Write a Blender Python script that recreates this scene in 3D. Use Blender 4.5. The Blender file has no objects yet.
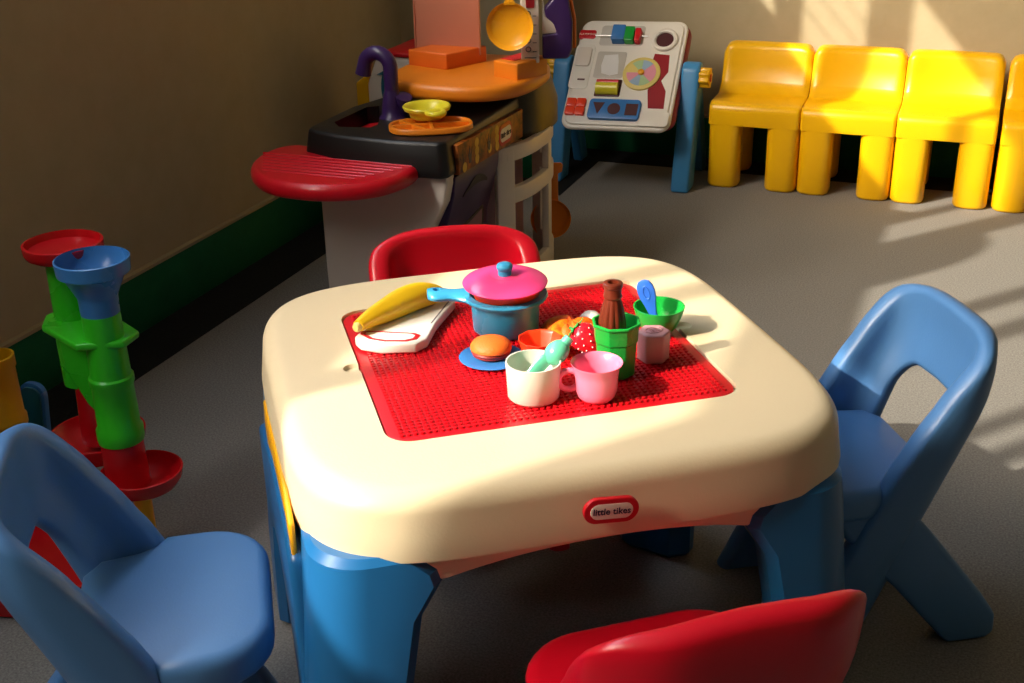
import bpy, bmesh, math, random
from mathutils import Vector, Matrix
random.seed(7)
PI = math.pi
C = bpy.context.scene.collection
sc = bpy.context.scene

# ------------------------------------------------------------------ materials
def lin(c):
    def f(v):
        v /= 255.0
        return v / 12.92 if v <= 0.04045 else ((v + 0.055) / 1.055) ** 2.4
    return (f(c[0]), f(c[1]), f(c[2]), 1.0)

def plastic(name, rgb, rough=0.38, var=0.06, scale=9.0, bump=0.0, bscale=250.0, spec=0.5, trans=0.0, sss=0.0, metal=0.0):
    """moulded plastic: noise-varied colour and gloss"""
    m = bpy.data.materials.new(name); m.use_nodes = True
    nt = m.node_tree; b = nt.nodes['Principled BSDF']
    tc = nt.nodes.new('ShaderNodeTexCoord')
    nz = nt.nodes.new('ShaderNodeTexNoise'); nz.inputs['Scale'].default_value = scale; nz.inputs['Detail'].default_value = 4
    nt.links.new(tc.outputs['Object'], nz.inputs['Vector'])
    mx = nt.nodes.new('ShaderNodeMix'); mx.data_type = 'RGBA'
    a = lin(rgb); 
    mx.inputs[6].default_value = tuple(max(0, v * (1 - var)) for v in a[:3]) + (1,)
    mx.inputs[7].default_value = tuple(min(1, v * (1 + var)) for v in a[:3]) + (1,)
    nt.links.new(nz.outputs['Fac'], mx.inputs[0]); nt.links.new(mx.outputs[2], b.inputs['Base Color'])
    mr = nt.nodes.new('ShaderNodeMapRange'); mr.inputs[3].default_value = rough - 0.05; mr.inputs[4].default_value = rough + 0.05
    nt.links.new(nz.outputs['Fac'], mr.inputs[0]); nt.links.new(mr.outputs[0], b.inputs['Roughness'])
    b.inputs['Specular IOR Level'].default_value = spec
    b.inputs['Metallic'].default_value = metal
    if trans: b.inputs['Transmission Weight'].default_value = trans
    if sss:
        b.inputs['Subsurface Weight'].default_value = sss; b.inputs['Subsurface Radius'].default_value = (0.01, 0.01, 0.01)
    if bump:
        n2 = nt.nodes.new('ShaderNodeTexNoise'); n2.inputs['Scale'].default_value = bscale; n2.inputs['Detail'].default_value = 3
        nt.links.new(tc.outputs['Object'], n2.inputs['Vector'])
        bp = nt.nodes.new('ShaderNodeBump'); bp.inputs['Strength'].default_value = bump; bp.inputs['Distance'].default_value = 0.002
        nt.links.new(n2.outputs['Fac'], bp.inputs['Height']); nt.links.new(bp.outputs['Normal'], b.inputs['Normal'])
    return m

def two_tone(name, c1, c2, scale, rough=0.9, lo=0.35, hi=0.65, bump=0.4, detail=6, dist=0.003, spec=0.2):
    m = bpy.data.materials.new(name); m.use_nodes = True
    nt = m.node_tree; b = nt.nodes['Principled BSDF']
    tc = nt.nodes.new('ShaderNodeTexCoord')
    nz = nt.nodes.new('ShaderNodeTexNoise'); nz.inputs['Scale'].default_value = scale; nz.inputs['Detail'].default_value = detail
    nz.inputs['Roughness'].default_value = 0.65
    nt.links.new(tc.outputs['Object'], nz.inputs['Vector'])
    cr = nt.nodes.new('ShaderNodeValToRGB')
    cr.color_ramp.elements[0].position = lo; cr.color_ramp.elements[0].color = lin(c1)
    cr.color_ramp.elements[1].position = hi; cr.color_ramp.elements[1].color = lin(c2)
    nt.links.new(nz.outputs['Fac'], cr.inputs[0]); nt.links.new(cr.outputs[0], b.inputs['Base Color'])
    b.inputs['Roughness'].default_value = rough; b.inputs['Specular IOR Level'].default_value = spec
    if bump:
        bp = nt.nodes.new('ShaderNodeBump'); bp.inputs['Strength'].default_value = bump; bp.inputs['Distance'].default_value = dist
        nt.links.new(nz.outputs['Fac'], bp.inputs['Height']); nt.links.new(bp.outputs['Normal'], b.inputs['Normal'])
    return m

M = {}
M['carpet'] = two_tone('grey_carpet', (98, 96, 92), (150, 147, 141), 260, 0.95, 0.3, 0.7, 0.2)
M['border'] = two_tone('dark_carpet_border', (19, 20, 21), (34, 35, 35), 150, 0.95, 0.3, 0.7, 0.4)
M['wall'] = two_tone('beige_wall_paint', (180, 166, 134), (187, 173, 141), 14, 0.75, 0.3, 0.7, 0.06, dist=0.002)
M['ceil'] = two_tone('white_ceiling', (214, 208, 196), (222, 217, 206), 20, 0.9, 0.3, 0.7, 0.1)
M['green_base'] = two_tone('dark_green_baseboard', (20, 96, 60), (26, 108, 68), 12, 0.6, 0.3, 0.7, 0.05)
M['beige_trim'] = plastic('beige_trim_cap', (176, 160, 124), 0.6)
M['frame'] = plastic('white_window_frame', (200, 195, 185), 0.5)
M['cream'] = plastic('cream_plastic', (227, 210, 174), 0.40, 0.03, 6, 0.15, 300)
M['red_plate'] = plastic('red_block_plastic', (200, 14, 28), 0.33, 0.05)
M['leg_blue'] = plastic('table_blue_plastic', (30, 102, 160), 0.30, 0.06)
M['chair_blue'] = plastic('chair_blue_plastic', (80, 130, 186), 0.38, 0.05, 7, 0.12, 350)
M['chair_red'] = plastic('chair_red_plastic', (205, 8, 34), 0.30, 0.05, 7, 0.08, 350)
M['chair_yellow'] = plastic('chair_yellow_plastic', (240, 184, 8), 0.30, 0.04, 7, 0.10, 350)
M['panel_yellow'] = plastic('yellow_orange_plastic', (240, 172, 12), 0.35)
M['logo_red'] = plastic('logo_red', (196, 14, 30), 0.35)
M['logo_white'] = plastic('logo_white', (236, 226, 214), 0.4)
M['navy'] = plastic('navy_lettering', (18, 20, 62), 0.5)
M['white'] = plastic('white_plastic', (236, 232, 222), 0.35)
M['cup_white'] = plastic('offwhite_cup_plastic', (226, 221, 208), 0.32, sss=0.1)
M['pink'] = plastic('pink_plastic', (246, 128, 160), 0.3, sss=0.15)
M['hotpink'] = plastic('hot_pink_plastic', (246, 70, 138), 0.22)
M['pot_blue'] = plastic('pot_blue_plastic', (58, 160, 208), 0.28)
M['saucer_blue'] = plastic('saucer_blue_plastic', (56, 124, 196), 0.35)
M['spoon_blue'] = plastic('spoon_blue_plastic', (48, 110, 216), 0.35)
M['green'] = plastic('bright_green_plastic', (24, 164, 62), 0.28)
M['brown'] = plastic('brown_bottle_plastic', (104, 40, 22), 0.32)
M['bun'] = plastic('bun_orange', (240, 112, 30), 0.55, 0.12, 60, 0.5, 400)
M['patty'] = plastic('patty_dark_red', (150, 34, 22), 0.5)
M['orange_red'] = plastic('orange_red_plastic', (244, 66, 26), 0.3)
M['omelette'] = two_tone('orange_yellow_food', (232, 84, 12), (246, 160, 30), 60, 0.4, 0.42, 0.64, 0.4, spec=0.5)
M['strawberry'] = plastic('strawberry_red', (232, 26, 44), 0.28)
M['leaf'] = plastic('leaf_green', (40, 150, 70), 0.45)
M['mint'] = plastic('mint_translucent_plastic', (98, 200, 162), 0.25, sss=0.3)
M['carton'] = plastic('pale_pink_carton', (204, 148, 152), 0.5, 0.08, 40, 0.3, 200)
M['banana'] = plastic('banana_yellow', (246, 200, 24), 0.38, 0.1, 14)
M['banana_tip'] = plastic('banana_tip', (226, 206, 120), 0.5)
M['black'] = plastic('black_plastic', (14, 14, 14), 0.42, 0.1, 60)
M['orange'] = plastic('orange_plastic', (226, 128, 24), 0.38)
M['orange_deep'] = plastic('deep_orange_plastic', (222, 104, 22), 0.45)
M['kitchen_white'] = plastic('kitchen_white_plastic', (226, 216, 204), 0.4, 0.04)
M['purple'] = plastic('purple_plastic', (52, 28, 82), 0.32)
M['purple_grey'] = plastic('mauve_plastic', (122, 84, 104), 0.5)
M['pink_clear'] = plastic('translucent_pink_plastic', (214, 140, 112), 0.4, trans=0.25)
M['yellow_green'] = plastic('lemon_plastic', (226, 214, 50), 0.3)
M['pan_yellow'] = plastic('amber_pan_plastic', (240, 168, 26), 0.28)
M['red'] = plastic('red_plastic', (208, 18, 34), 0.32)
M['shelf_red'] = plastic('red_shelf_plastic', (210, 14, 34), 0.3)
M['dark_red'] = plastic('dark_red_plastic', (150, 16, 32), 0.4)
M['easel_blue'] = plastic('sky_blue_plastic', (64, 140, 196), 0.4)
M['teal'] = plastic('teal_plastic', (24, 100, 120), 0.4)
M['lime'] = plastic('lime_green_plastic', (52, 196, 34), 0.28, sss=0.1)
M['funnel_blue'] = plastic('funnel_blue_plastic', (58, 122, 190), 0.28)
M['tower_red'] = plastic('tower_red_plastic', (196, 16, 26), 0.25)
M['tower_yellow'] = plastic('tower_yellow_plastic', (232, 176, 10), 0.35)
M['mirror'] = plastic('mirror_white_glare', (245, 246, 246), 0.3, 0.02, metal=0.2)  # near-white with little metal: bright window reflection put into the colour
M['wire'] = plastic('steel_wire', (180, 180, 180), 0.3, metal=1.0)
M['dark_hole'] = plastic('dark_maroon_recess', (70, 14, 22), 0.5)
M['pastel_pink'] = plastic('pastel_pink', (226, 150, 168), 0.5)
M['pastel_green'] = plastic('pastel_green', (170, 200, 150), 0.5)
M['pastel_blue'] = plastic('pastel_blue', (150, 180, 206), 0.5)
M['pastel_yellow'] = plastic('pastel_yellow', (228, 208, 120), 0.5)
M['sticker'] = two_tone('brown_gold_sticker', (46, 14, 6), (190, 104, 24), 30, 0.45, 0.35, 0.7, 0.0, spec=0.4)
M['gold'] = plastic('gold_print', (214, 170, 60), 0.5)
M['phone_print'] = plastic('grey_print', (96, 92, 96), 0.5)

# ------------------------------------------------------------------ mesh building
class MB:
    def __init__(s): s.v = []; s.f = []
    def add(s, vs, fs, T=None):
        o = len(s.v)
        for p in vs:
            p = Vector(p)
            s.v.append(tuple(T @ p) if T else tuple(p))
        s.f += [tuple(i + o for i in q) for q in fs]
        return s
    def loft(s, loops, cap0=True, cap1=True, closed=True, T=None):
        n = len(loops[0]); vs = [p for l in loops for p in l]; fs = []
        for k in range(len(loops) - 1):
            for i in range(n if closed else n - 1):
                j = (i + 1) % n
                fs.append((k * n + i, k * n + j, (k + 1) * n + j, (k + 1) * n + i))
        if cap0: fs.append(tuple(range(n - 1, -1, -1)))
        if cap1: fs.append(tuple((len(loops) - 1) * n + i for i in range(n)))
        return s.add(vs, fs, T)
    def lathe(s, prof, n=40, c=(0, 0, 0), T=None, cap0=False, cap1=False, sx=1, sy=1):
        loops = [[(c[0] + sx * r * math.cos(2 * PI * i / n), c[1] + sy * r * math.sin(2 * PI * i / n), c[2] + z) for i in range(n)] for r, z in prof]
        return s.loft(loops, cap0, cap1, True, T)
    def tube(s, pts, rad, n=14, caps=True, T=None, sq=1.0):
        pts = [Vector(p) for p in pts]; loops = []; up = None
        for i, p in enumerate(pts):
            t = (pts[min(i + 1, len(pts) - 1)] - pts[max(i - 1, 0)]).normalized()
            if up is None:
                up = Vector((0, 0, 1)) if abs(t.z) < 0.9 else Vector((1, 0, 0))
            a = (up - t * up.dot(t)).normalized(); b = t.cross(a); up = a
            r = rad[i] if hasattr(rad, '__len__') else rad
            loops.append([p + a * (r * math.cos(2 * PI * k / n)) + b * (r * sq * math.sin(2 * PI * k / n)) for k in range(n)])
        return s.loft(loops, caps, caps, True, T)
    def prism(s, poly, h0, h1, axis='z', T=None):
        def mp(a, b, h):
            return (a, b, h) if axis == 'z' else ((a, h, b) if axis == 'y' else (h, a, b))
        return s.loft([[mp(a, b, h0) for a, b in poly], [mp(a, b, h1) for a, b in poly]], T=T)
    def box(s, x0, x1, y0, y1, z0, z1, T=None):
        return s.prism([(x0, y0), (x1, y0), (x1, y1), (x0, y1)], z0, z1, T=T)
    def ball(s, c, r, n=16, m=10, T=None):
        r = r if hasattr(r, '__len__') else (r, r, r)
        loops = []
        for k in range(1, m):
            a = PI * k / m - PI / 2
            loops.append([(c[0] + r[0] * math.cos(a) * math.cos(2 * PI * i / n), c[1] + r[1] * math.cos(a) * math.sin(2 * PI * i / n), c[2] + r[2] * math.sin(a)) for i in range(n)])
        return s.loft(loops, True, True, True, T)
    def torus(s, c, R, r, n=32, m=10, T=None, sx=1, sy=1, a0=0, a1=2 * PI):
        full = abs(a1 - a0 - 2 * PI) < 1e-6
        loops = []
        for i in range(n + (0 if full else 1)):
            a = a0 + (a1 - a0) * i / n
            loops.append([(c[0] + sx * (R + r * math.cos(2 * PI * k / m)) * math.cos(a), c[1] + sy * (R + r * math.cos(2 * PI * k / m)) * math.sin(a), c[2] + r * math.sin(2 * PI * k / m)) for k in range(m)])
        if full: loops.append(loops[0])
        return s.loft(loops, not full, not full, True, T)
    def build(s, name, mat, parent=None, bevel=0.0, seg=3, sharp=40, sub=0, weld=True):
        me = bpy.data.meshes.new(name); me.from_pydata(s.v, [], s.f)
        bm = bmesh.new(); bm.from_mesh(me)
        if weld: bmesh.ops.remove_doubles(bm, verts=bm.verts, dist=1e-6)
        bmesh.ops.recalc_face_normals(bm, faces=bm.faces)
        if bevel:
            es = [e for e in bm.edges if len(e.link_faces) == 2 and e.calc_face_angle(0) > math.radians(28)]
            bmesh.ops.bevel(bm, geom=es, offset=bevel, offset_type='OFFSET', segments=seg, profile=0.5, affect='EDGES', clamp_overlap=True)
        lim = math.radians(sharp)
        for f in bm.faces: f.smooth = True
        for e in bm.edges: e.smooth = not (len(e.link_faces) == 2 and e.calc_face_angle(0) > lim)
        bm.to_mesh(me); bm.free()
        me.materials.append(mat)
        o = bpy.data.objects.new(name, me); C.objects.link(o)
        if parent: o.parent = parent
        if sub:
            md = o.modifiers.new('round', 'SUBSURF'); md.levels = sub; md.render_levels = sub
        return o

def T_(x=0, y=0, z=0, rz=0, rx=0, ry=0):
    return Matrix.Translation((x, y, z)) @ Matrix.Rotation(rz, 4, 'Z') @ Matrix.Rotation(ry, 4, 'Y') @ Matrix.Rotation(rx, 4, 'X')

def sup(a, b, e=4.0, n=64, cx=0, cy=0, z=0):
    """superellipse loop"""
    out = []
    for i in range(n):
        t = 2 * PI * i / n; c, s = math.cos(t), math.sin(t)
        out.append((cx + a * math.copysign(abs(c) ** (2 / e), c), cy + b * math.copysign(abs(s) ** (2 / e), s), z))
    return out

def rrect(w, h, r, n=8, cx=0, cy=0):
    """rounded rectangle outline (w, h full sizes)"""
    out = []
    for (sx, sy, a0) in ((1, 1, 0), (-1, 1, PI / 2), (-1, -1, PI), (1, -1, 1.5 * PI)):
        for k in range(n + 1):
            a = a0 + PI / 2 * k / n
            out.append((cx + sx * (w / 2 - r) + r * math.cos(a), cy + sy * (h / 2 - r) + r * math.sin(a)))
    return out

def pillow(mb, outline, z0, z1, r, T=None, k=4, bottom=True):
    """solid with a rounded top (and bottom) edge from an outline function outline(inset)->2D loop"""
    loops = []
    if bottom:
        for i in range(k + 1):
            a = PI / 2 * i / k
            loops.append([(x, y, z0 + r * (1 - math.sin(a))) for x, y in outline(r * (1 - math.cos(a)))][:])
        loops = [[(x, y, z0 + r - r * math.cos(PI / 2 * i / k)) for x, y in outline(r * (1 - math.sin(PI / 2 * i / k)))] for i in range(k + 1)]
    else:
        loops = [[(x, y, z0) for x, y in outline(0)]]
    loops += [[(x, y, z1 - r + r * math.sin(PI / 2 * i / k)) for x, y in outline(r * (1 - math.cos(PI / 2 * i / k)))] for i in range(k + 1)]
    return mb.loft(loops, T=T)

def text_part(name, body, mat, parent, M4, size, depth=0.0006, bold=0.0):
    cu = bpy.data.curves.new(name, 'FONT'); cu.body = body; cu.size = size; cu.align_x = 'CENTER'; cu.align_y = 'CENTER'
    cu.extrude = depth; cu.offset = bold; cu.resolution_u = 3
    t = bpy.data.objects.new(name + '_src', cu); C.objects.link(t)
    bpy.context.view_layer.update()
    me = bpy.data.meshes.new_from_object(t.evaluated_get(bpy.context.evaluated_depsgraph_get()))
    bpy.data.objects.remove(t); bpy.data.curves.remove(cu)
    me.transform(M4); me.name = name
    me.materials.clear(); me.materials.append(mat)
    o = bpy.data.objects.new(name, me); C.objects.link(o); o.parent = parent
    return o

def thing(name, label, cat, loc=(0, 0, 0), rz=0.0, group=None):
    o = bpy.data.objects.new(name, None); C.objects.link(o)
    o.location = loc; o.rotation_euler = (0, 0, rz); o.empty_display_size = 0.05
    o['label'] = label; o['category'] = cat
    if group: o['group'] = group
    return o
def tag(o, label, cat, group=None):
    o['label'] = label; o['category'] = cat
    if group: o['group'] = group
    return o
def struct(o):
    o['kind'] = 'structure'; return o
def copy_thing(root, loc, rz, label, group=None):
    r = root.copy(); C.objects.link(r); r.location = loc; r.rotation_euler = (0, 0, rz); r['label'] = label
    if group: r['group'] = group
    for ch in list(root.children):
        c = ch.copy(); C.objects.link(c); c.parent = r
        for g in list(ch.children):
            d = g.copy(); C.objects.link(d); d.parent = c
    return r

def boolean(o, cutter, op='DIFFERENCE'):
    md = o.modifiers.new('cut', 'BOOLEAN'); md.object = cutter; md.operation = op; md.solver = 'EXACT'
    bpy.context.view_layer.update()
    me = bpy.data.meshes.new_from_object(o.evaluated_get(bpy.context.evaluated_depsgraph_get()))
    o.modifiers.remove(md); old = o.data; o.data = me; me.name = o.name
    bpy.data.meshes.remove(old)
    bpy.data.objects.remove(cutter)
    bm = bmesh.new(); bm.from_mesh(me)
    for f in bm.faces: f.smooth = True
    for e in bm.edges: e.smooth = not (len(e.link_faces) == 2 and e.calc_face_angle(0) > math.radians(35))
    bm.to_mesh(me); bm.free()

# ------------------------------------------------------------------ the room (x along back wall, y into the room's depth)
XL, YB, XJ, YJ = -1.83, 4.12, -1.38, 3.71
XR, YF, ZC = 4.2, -3.6, 2.9
struct(MB().box(XL - 0.2, XR + 0.2, YF - 0.2, YB + 0.2, -0.06, 0).build('floor', M['carpet']))
# dark border strip let into the carpet along the walls
bd = MB()
for (x0, x1, y0, y1) in ((XL, XL + 0.16, YF, YJ - 0.16), (XL, XJ + 0.16, YJ - 0.16, YJ), (XJ, XJ + 0.16, YJ, YB), (XJ + 0.16, XR, YB - 0.155, YB)):
    bd.box(x0, x1, y0, y1, -0.001, 0.0015)
struct(bd.build('trim_1', M['border'], weld=False))
# left wall with a long high window
WY0, WY1, WZ0, WZ1 = -0.66, 3.02, 1.70, 2.36
lw = MB()
WT = 0.03
lw.box(XL - WT, XL, YF - 0.1, YB, 0, WZ0); lw.box(XL - WT, XL, YF - 0.1, YB, WZ1, ZC)
lw.box(XL - WT, XL, YF - 0.1, WY0, WZ0, WZ1); lw.box(XL - WT, XL, WY1, YB, WZ0, WZ1)
struct(lw.build('wall_left', M['wall'], weld=False))
struct(MB().box(XL - 0.1, XR + 0.1, YB, YB + 0.1, 0, ZC).build('wall_back', M['wall']))
struct(MB().box(XL, XJ, YJ, YB, 0, ZC).build('wall_column', M['wall']))
struct(MB().box(XR, XR + 0.1, YF - 0.1, YB, 0, ZC).build('wall_right', M['wall']))
struct(MB().box(XL - 0.1, XR + 0.1, YF - 0.1, YF, 0, ZC).build('wall_front', M['wall']))
struct(MB().box(XL - 0.1, XR + 0.1, YF - 0.1, YB + 0.1, ZC, ZC + 0.08).build('ceiling', M['ceil']))
# window mullions (thin bars in the plane of the wall)
wf = MB()
for y0, y1 in ((-0.185, -0.120), (-0.03, 0.03), (0.44, 0.525), (0.66, 0.74), (1.28, 1.41), (1.585, 1.645), (2.18, 2.33), (2.595, 2.69)):
    wf.box(XL - 0.028, XL - 0.012, y0, y1, WZ0, WZ1)
wf.box(XL - 0.028, XL - 0.012, 2.18, WY1, WZ0, 1.775)          # deeper bottom rail of the far sashes
wf.box(XL - 0.028, XL - 0.012, 2.69, WY1, 1.83, WZ1)           # top light shut with a panel
wf.box(XL - 0.028, XL - 0.012, 0.36, 2.18, WZ0, 1.79)
wf.box(XL - 0.028, XL - 0.012, WY0, -0.03, 2.245, WZ1)            # unseen roller blind strip, added to shade the right side of the table
for k in range(6):                                                # a few thin blind cords and slats in the far sash
    wf.box(XL - 0.021, XL - 0.019, 2.33, 2.595, 1.83 + 0.085 * k, 1.834 + 0.085 * k)
struct(wf.build('window_1', M['frame'], weld=False))
# unseen rounded blocker on the sill, added to cast the blob shadow on the floor
struct(MB().prism([(1.06, 1.70), (1.30, 1.70), (1.30, 2.07), (1.24, 2.10), (1.16, 2.10), (1.10, 2.07), (1.065, 2.0)], XL - 0.026, XL - 0.010, 'x').build('shade_blocker', M['frame'], bevel=0.006))
# baseboards
def base(name, x0, x1, y0, y1, side):
    o = struct(MB().box(x0, x1, y0, y1, 0.0, 0.143).build(name, M['green_base'], bevel=0.003, seg=2))
    return o
base('baseboard_left', XL, XL + 0.012, YF, YJ, 0)
base('baseboard_column', XL, XJ + 0.012, YJ - 0.012, YJ, 0)
base('baseboard_jog', XJ, XJ + 0.012, YJ, YB, 0)
base('baseboard_back', XJ, XR, YB - 0.012, YB, 0)
tr = MB()
tr.box(XL, XL + 0.014, YF, YJ, 0.143, 0.151); tr.box(XL, XJ + 0.014, YJ - 0.014, YJ, 0.143, 0.151)
tr.box(XJ, XJ + 0.014, YJ, YB, 0.143, 0.151); tr.box(XJ, XR, YB - 0.014, YB, 0.143, 0.151)
struct(tr.build('trim_3', M['beige_trim'], weld=False))

# ------------------------------------------------------------------ table
TX, TY, TW = -0.522, 1.378, math.radians(36.37)
def tab(x, y, z=0.0):
    c, s = math.cos(TW), math.sin(TW)
    return (TX + c * x - s * y, TY + s * x + c * y, z)
ZT = 0.50
table = thing('activity_table', 'square cream-topped play table with red stud plate and thick blue legs', 'table', (TX, TY, 0), TW)
A, B = 0.3420, 0.338
def tloop(inset, z, e=4.9): return sup(A - inset, B - inset, e, 128, 0.004, 0.003, z)
loops = [tloop(0.030, 0.432), tloop(0.005, 0.417), tloop(0.001, 0.420), tloop(0.0, 0.432), tloop(0.0025, 0.452)]
R = 0.026
for k in range(9):
    a = PI / 2 * k / 8
    loops.append(tloop(0.005 + R * (1 - math.cos(a)), 0.4990 - R + R * math.sin(a)))
loops += [tloop(0.06, 0.4997), tloop(0.09, ZT)]
top = MB().loft(loops).build('tabletop', M['cream'], table, sharp=50)
PW, PD = 0.434, 0.402
cut = MB().loft([[(x, y, z) for x, y in rrect(PW + 0.004, PD + 0.004, 0.032, 8)] for z in (0.486, 0.52)]).build('cutter', M['cream'])
cut.matrix_world = table.matrix_world.copy(); cut.location = (TX, TY, 0); cut.rotation_euler = (0, 0, TW)
boolean(top, cut)
for sx in (-1, 1):
    cu = MB().lathe([(0.0001, 0.493), (0.010, 0.4945), (0.0125, 0.50), (0.0125, 0.51)], 20, (sx * (PW / 2 + 0.010), 0.012, 0), cap0=True, cap1=True).build('cutter', M['cream'])
    cu.location = (TX, TY, 0); cu.rotation_euler = (0, 0, TW); boolean(top, cu)
# stud plate
pl = MB()
pillow(pl, lambda i: rrect(PW - 2 * i, PD - 2 * i, 0.032 - i, 8), 0.486, 0.4976, 0.002)
NX, NY = 52, 48
px, py = (PW - 0.026) / NX, (PD - 0.026) / NY
st = [(0.0026 * math.cos(2 * PI * i / 8), 0.0026 * math.sin(2 * PI * i / 8)) for i in range(8)]
for i in range(NX):
    for j in range(NY):
        x, y = (i + 0.5 - NX / 2) * px, (j + 0.5 - NY / 2) * py
        if abs(x) > PW / 2 - 0.03 and abs(y) > PD / 2 - 0.03 and math.hypot(abs(x) - PW / 2 + 0.032, abs(y) - PD / 2 + 0.032) > 0.024: continue
        pl.loft([[(x + a, y + b, 0.4975) for a, b in st], [(x + a, y + b, 0.5003) for a, b in st]], cap0=False)
pl.build('stud_plate', M['red_plate'], table, sharp=35, weld=False)
# aprons with a shallow arch (front and back cream)
for s in (-1, 1):
    n = 24; lo = []; 
    xs = [-0.235 + 0.47 * i / n for i in range(n + 1)]
    prof = [(x, 0.408 - 0.026 * (abs(x) / 0.19) ** 2.2 if abs(x) < 0.19 else 0.382) for x in xs]
    poly = [(x, z) for x, z in prof] + [(x, 0.43) for x in reversed(xs)]
    ap = MB()
    lps = [[(x, s * (B - 0.016 - 0.012 * (abs(x) / 0.235) ** 2) , z) for x, z in poly], [(x, s * (B - 0.045), z) for x, z in poly]]
    ap.loft(lps).build('apron', M['cream'], table, bevel=0.004, seg=2)
# side panels: yellow strip over a blue skirt
for s, xo in ((-1, 0.0), (1, -0.008)):
    poly = [(-0.232, 0.350), (-0.215, 0.385), (-0.17, 0.400), (0.0, 0.375), (0.10, 0.35), (0.13, 0.38), (0.10, 0.430), (-0.17, 0.446), (-0.225, 0.43)]
    MB().prism(poly, s * 0.3335, s * (0.3405 + xo), 'x').build('side_panel', M['panel_yellow'], table, bevel=0.004, seg=2)
    poly = [(-0.26, 0.0), (-0.2, 0.16), (-0.1, 0.23), (0, 0.25), (0.1, 0.23), (0.2, 0.16), (0.26, 0.0), (0.26, 0.315), (0.16, 0.345), (0.0, 0.395), (-0.17, 0.414), (-0.235, 0.39), (-0.255, 0.33)]
    MB().prism(poly, s * 0.312, s * (0.3455 + xo), 'x').build('side_skirt', M['leg_blue'], table, bevel=0.010, seg=3)
# legs
def leg_loop(z, ox, oy, ix, iy, ch, r=0.062):
    """corner section: outer corner (ox,oy) rounded, inner corner chamfered"""
    pts = []
    for k in range(11):
        a = PI / 2 * k / 10
        pts.append((ox - r + r * math.cos(a), oy - r + r * math.sin(a)))
    q = 0.012
    cx_, cy_ = ch if isinstance(ch, tuple) else (ch, ch)
    pts += [(ix + q, oy), (ix, oy - q), (ix, iy + cy_ + q), (ix + q * 0.5, iy + cy_), (ix + cx_, iy + q * 0.5), (ix + cx_ + q * 0.5, iy), (ox - q, iy), (ox, iy + q)]
    return [(x, y, z) for x, y in pts]
for sx, sy in ((1, 1), (-1, 1), (-1, -1), (1, -1)):
    d = 0.010 if sx > 0 else 0.0
    L = [leg_loop(0.0, 0.343 - d, 0.338, 0.250 - d, 0.180, (0.048, 0.050)), leg_loop(0.008, 0.349 - d, 0.344, 0.244 - d, 0.174, (0.05, 0.055)), leg_loop(0.12, 0.347 - d, 0.342, 0.238 - d, 0.170, (0.055, 0.085)),
         leg_loop(0.25, 0.341 - d, 0.335, 0.228 - d, 0.17, (0.06, 0.110)), leg_loop(0.345, 0.334 - d, 0.328, 0.211 - d, 0.165, (0.07, 0.112)), leg_loop(0.385, 0.331 - d, 0.325, 0.186 - d, 0.150, (0.08, 0.124)),
         leg_loop(0.400, 0.329 - d, 0.324, 0.190 - d, 0.15, (0.08, 0.124)), leg_loop(0.420, 0.327 - d, 0.322, 0.212 - d, 0.155, (0.06, 0.115)), leg_loop(0.428, 0.320 - d, 0.315, 0.222 - d, 0.16, (0.05, 0.11))]
    L = [[(sx * x, sy * y, z) for x, y, z in l] for l in L]
    MB().loft(L).build('leg', M['leg_blue'], table, sharp=26)
# badge on the front face
yb = -(B + 0.0035)
bt = Matrix.Translation((-0.002, yb, 0.4575)) @ Matrix.Rotation(math.radians(5), 4, 'Y') @ Matrix.Rotation(PI / 2, 4, 'X')
bg = MB(); pillow(bg, lambda i: rrect(0.064 - 2 * i, 0.031 - 2 * i, 0.0155 - i, 8), -0.003, 0.0035, 0.0015, T=bt); bg = bg.build('badge', M['logo_red'], table)
bg['label'] = 'red oval badge with white centre'
wp = MB(); pillow(wp, lambda i: rrect(0.049 - 2 * i, 0.019 - 2 * i, 0.0095 - i, 8), 0.0, 0.0042, 0.0005, T=bt); wp.build('badge_face', M['logo_white'], bg)
text_part('lettering', 'little tikes', M['navy'], bg, bt @ Matrix.Translation((0, 0, 0.0044)), 0.0110, 0.0004, 0.0001)

# ------------------------------------------------------------------ hooped chairs
def arch_out(u):   # u in -1..1 along the outer edge of the band
    pts = [(0.222, 0.0), (0.222, 0.10), (0.2215, 0.20), (0.221, 0.30), (0.218, 0.325), (0.213, 0.368), (0.202, 0.406), (0.186, 0.435), (0.166, 0.457), (0.142, 0.471), (0.110, 0.482), (0.06, 0.490), (0.0, 0.493)]
    return pts
def arch_in(u):
    return [(0.094, 0.0), (0.088, 0.10), (0.084, 0.18), (0.084, 0.24), (0.086, 0.27), (0.088, 0.30), (0.089, 0.325), (0.086, 0.340), (0.079, 0.354), (0.069, 0.363), (0.055, 0.369), (0.025, 0.371), (0.0, 0.372)]
def resample(P, n):
    # smooth catmull-rom through the points
    P = [Vector((a, b, 0)) for a, b in P]; out = []
    for i in range(len(P) - 1):
        p0, p1, p2, p3 = P[max(i - 1, 0)], P[i], P[i + 1], P[min(i + 2, len(P) - 1)]
        for k in range(n):
            t = k / n
            out.append(0.5 * ((2 * p1) + (-p0 + p2) * t + (2 * p0 - 5 * p1 + 4 * p2 - p3) * t * t + (-p0 + 3 * p1 - 3 * p2 + p3) * t ** 3))
    out.append(P[-1]); return [(p.x, p.y) for p in out]
HB, RC, XB = 0.1300, 0.072, 0.050
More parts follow.
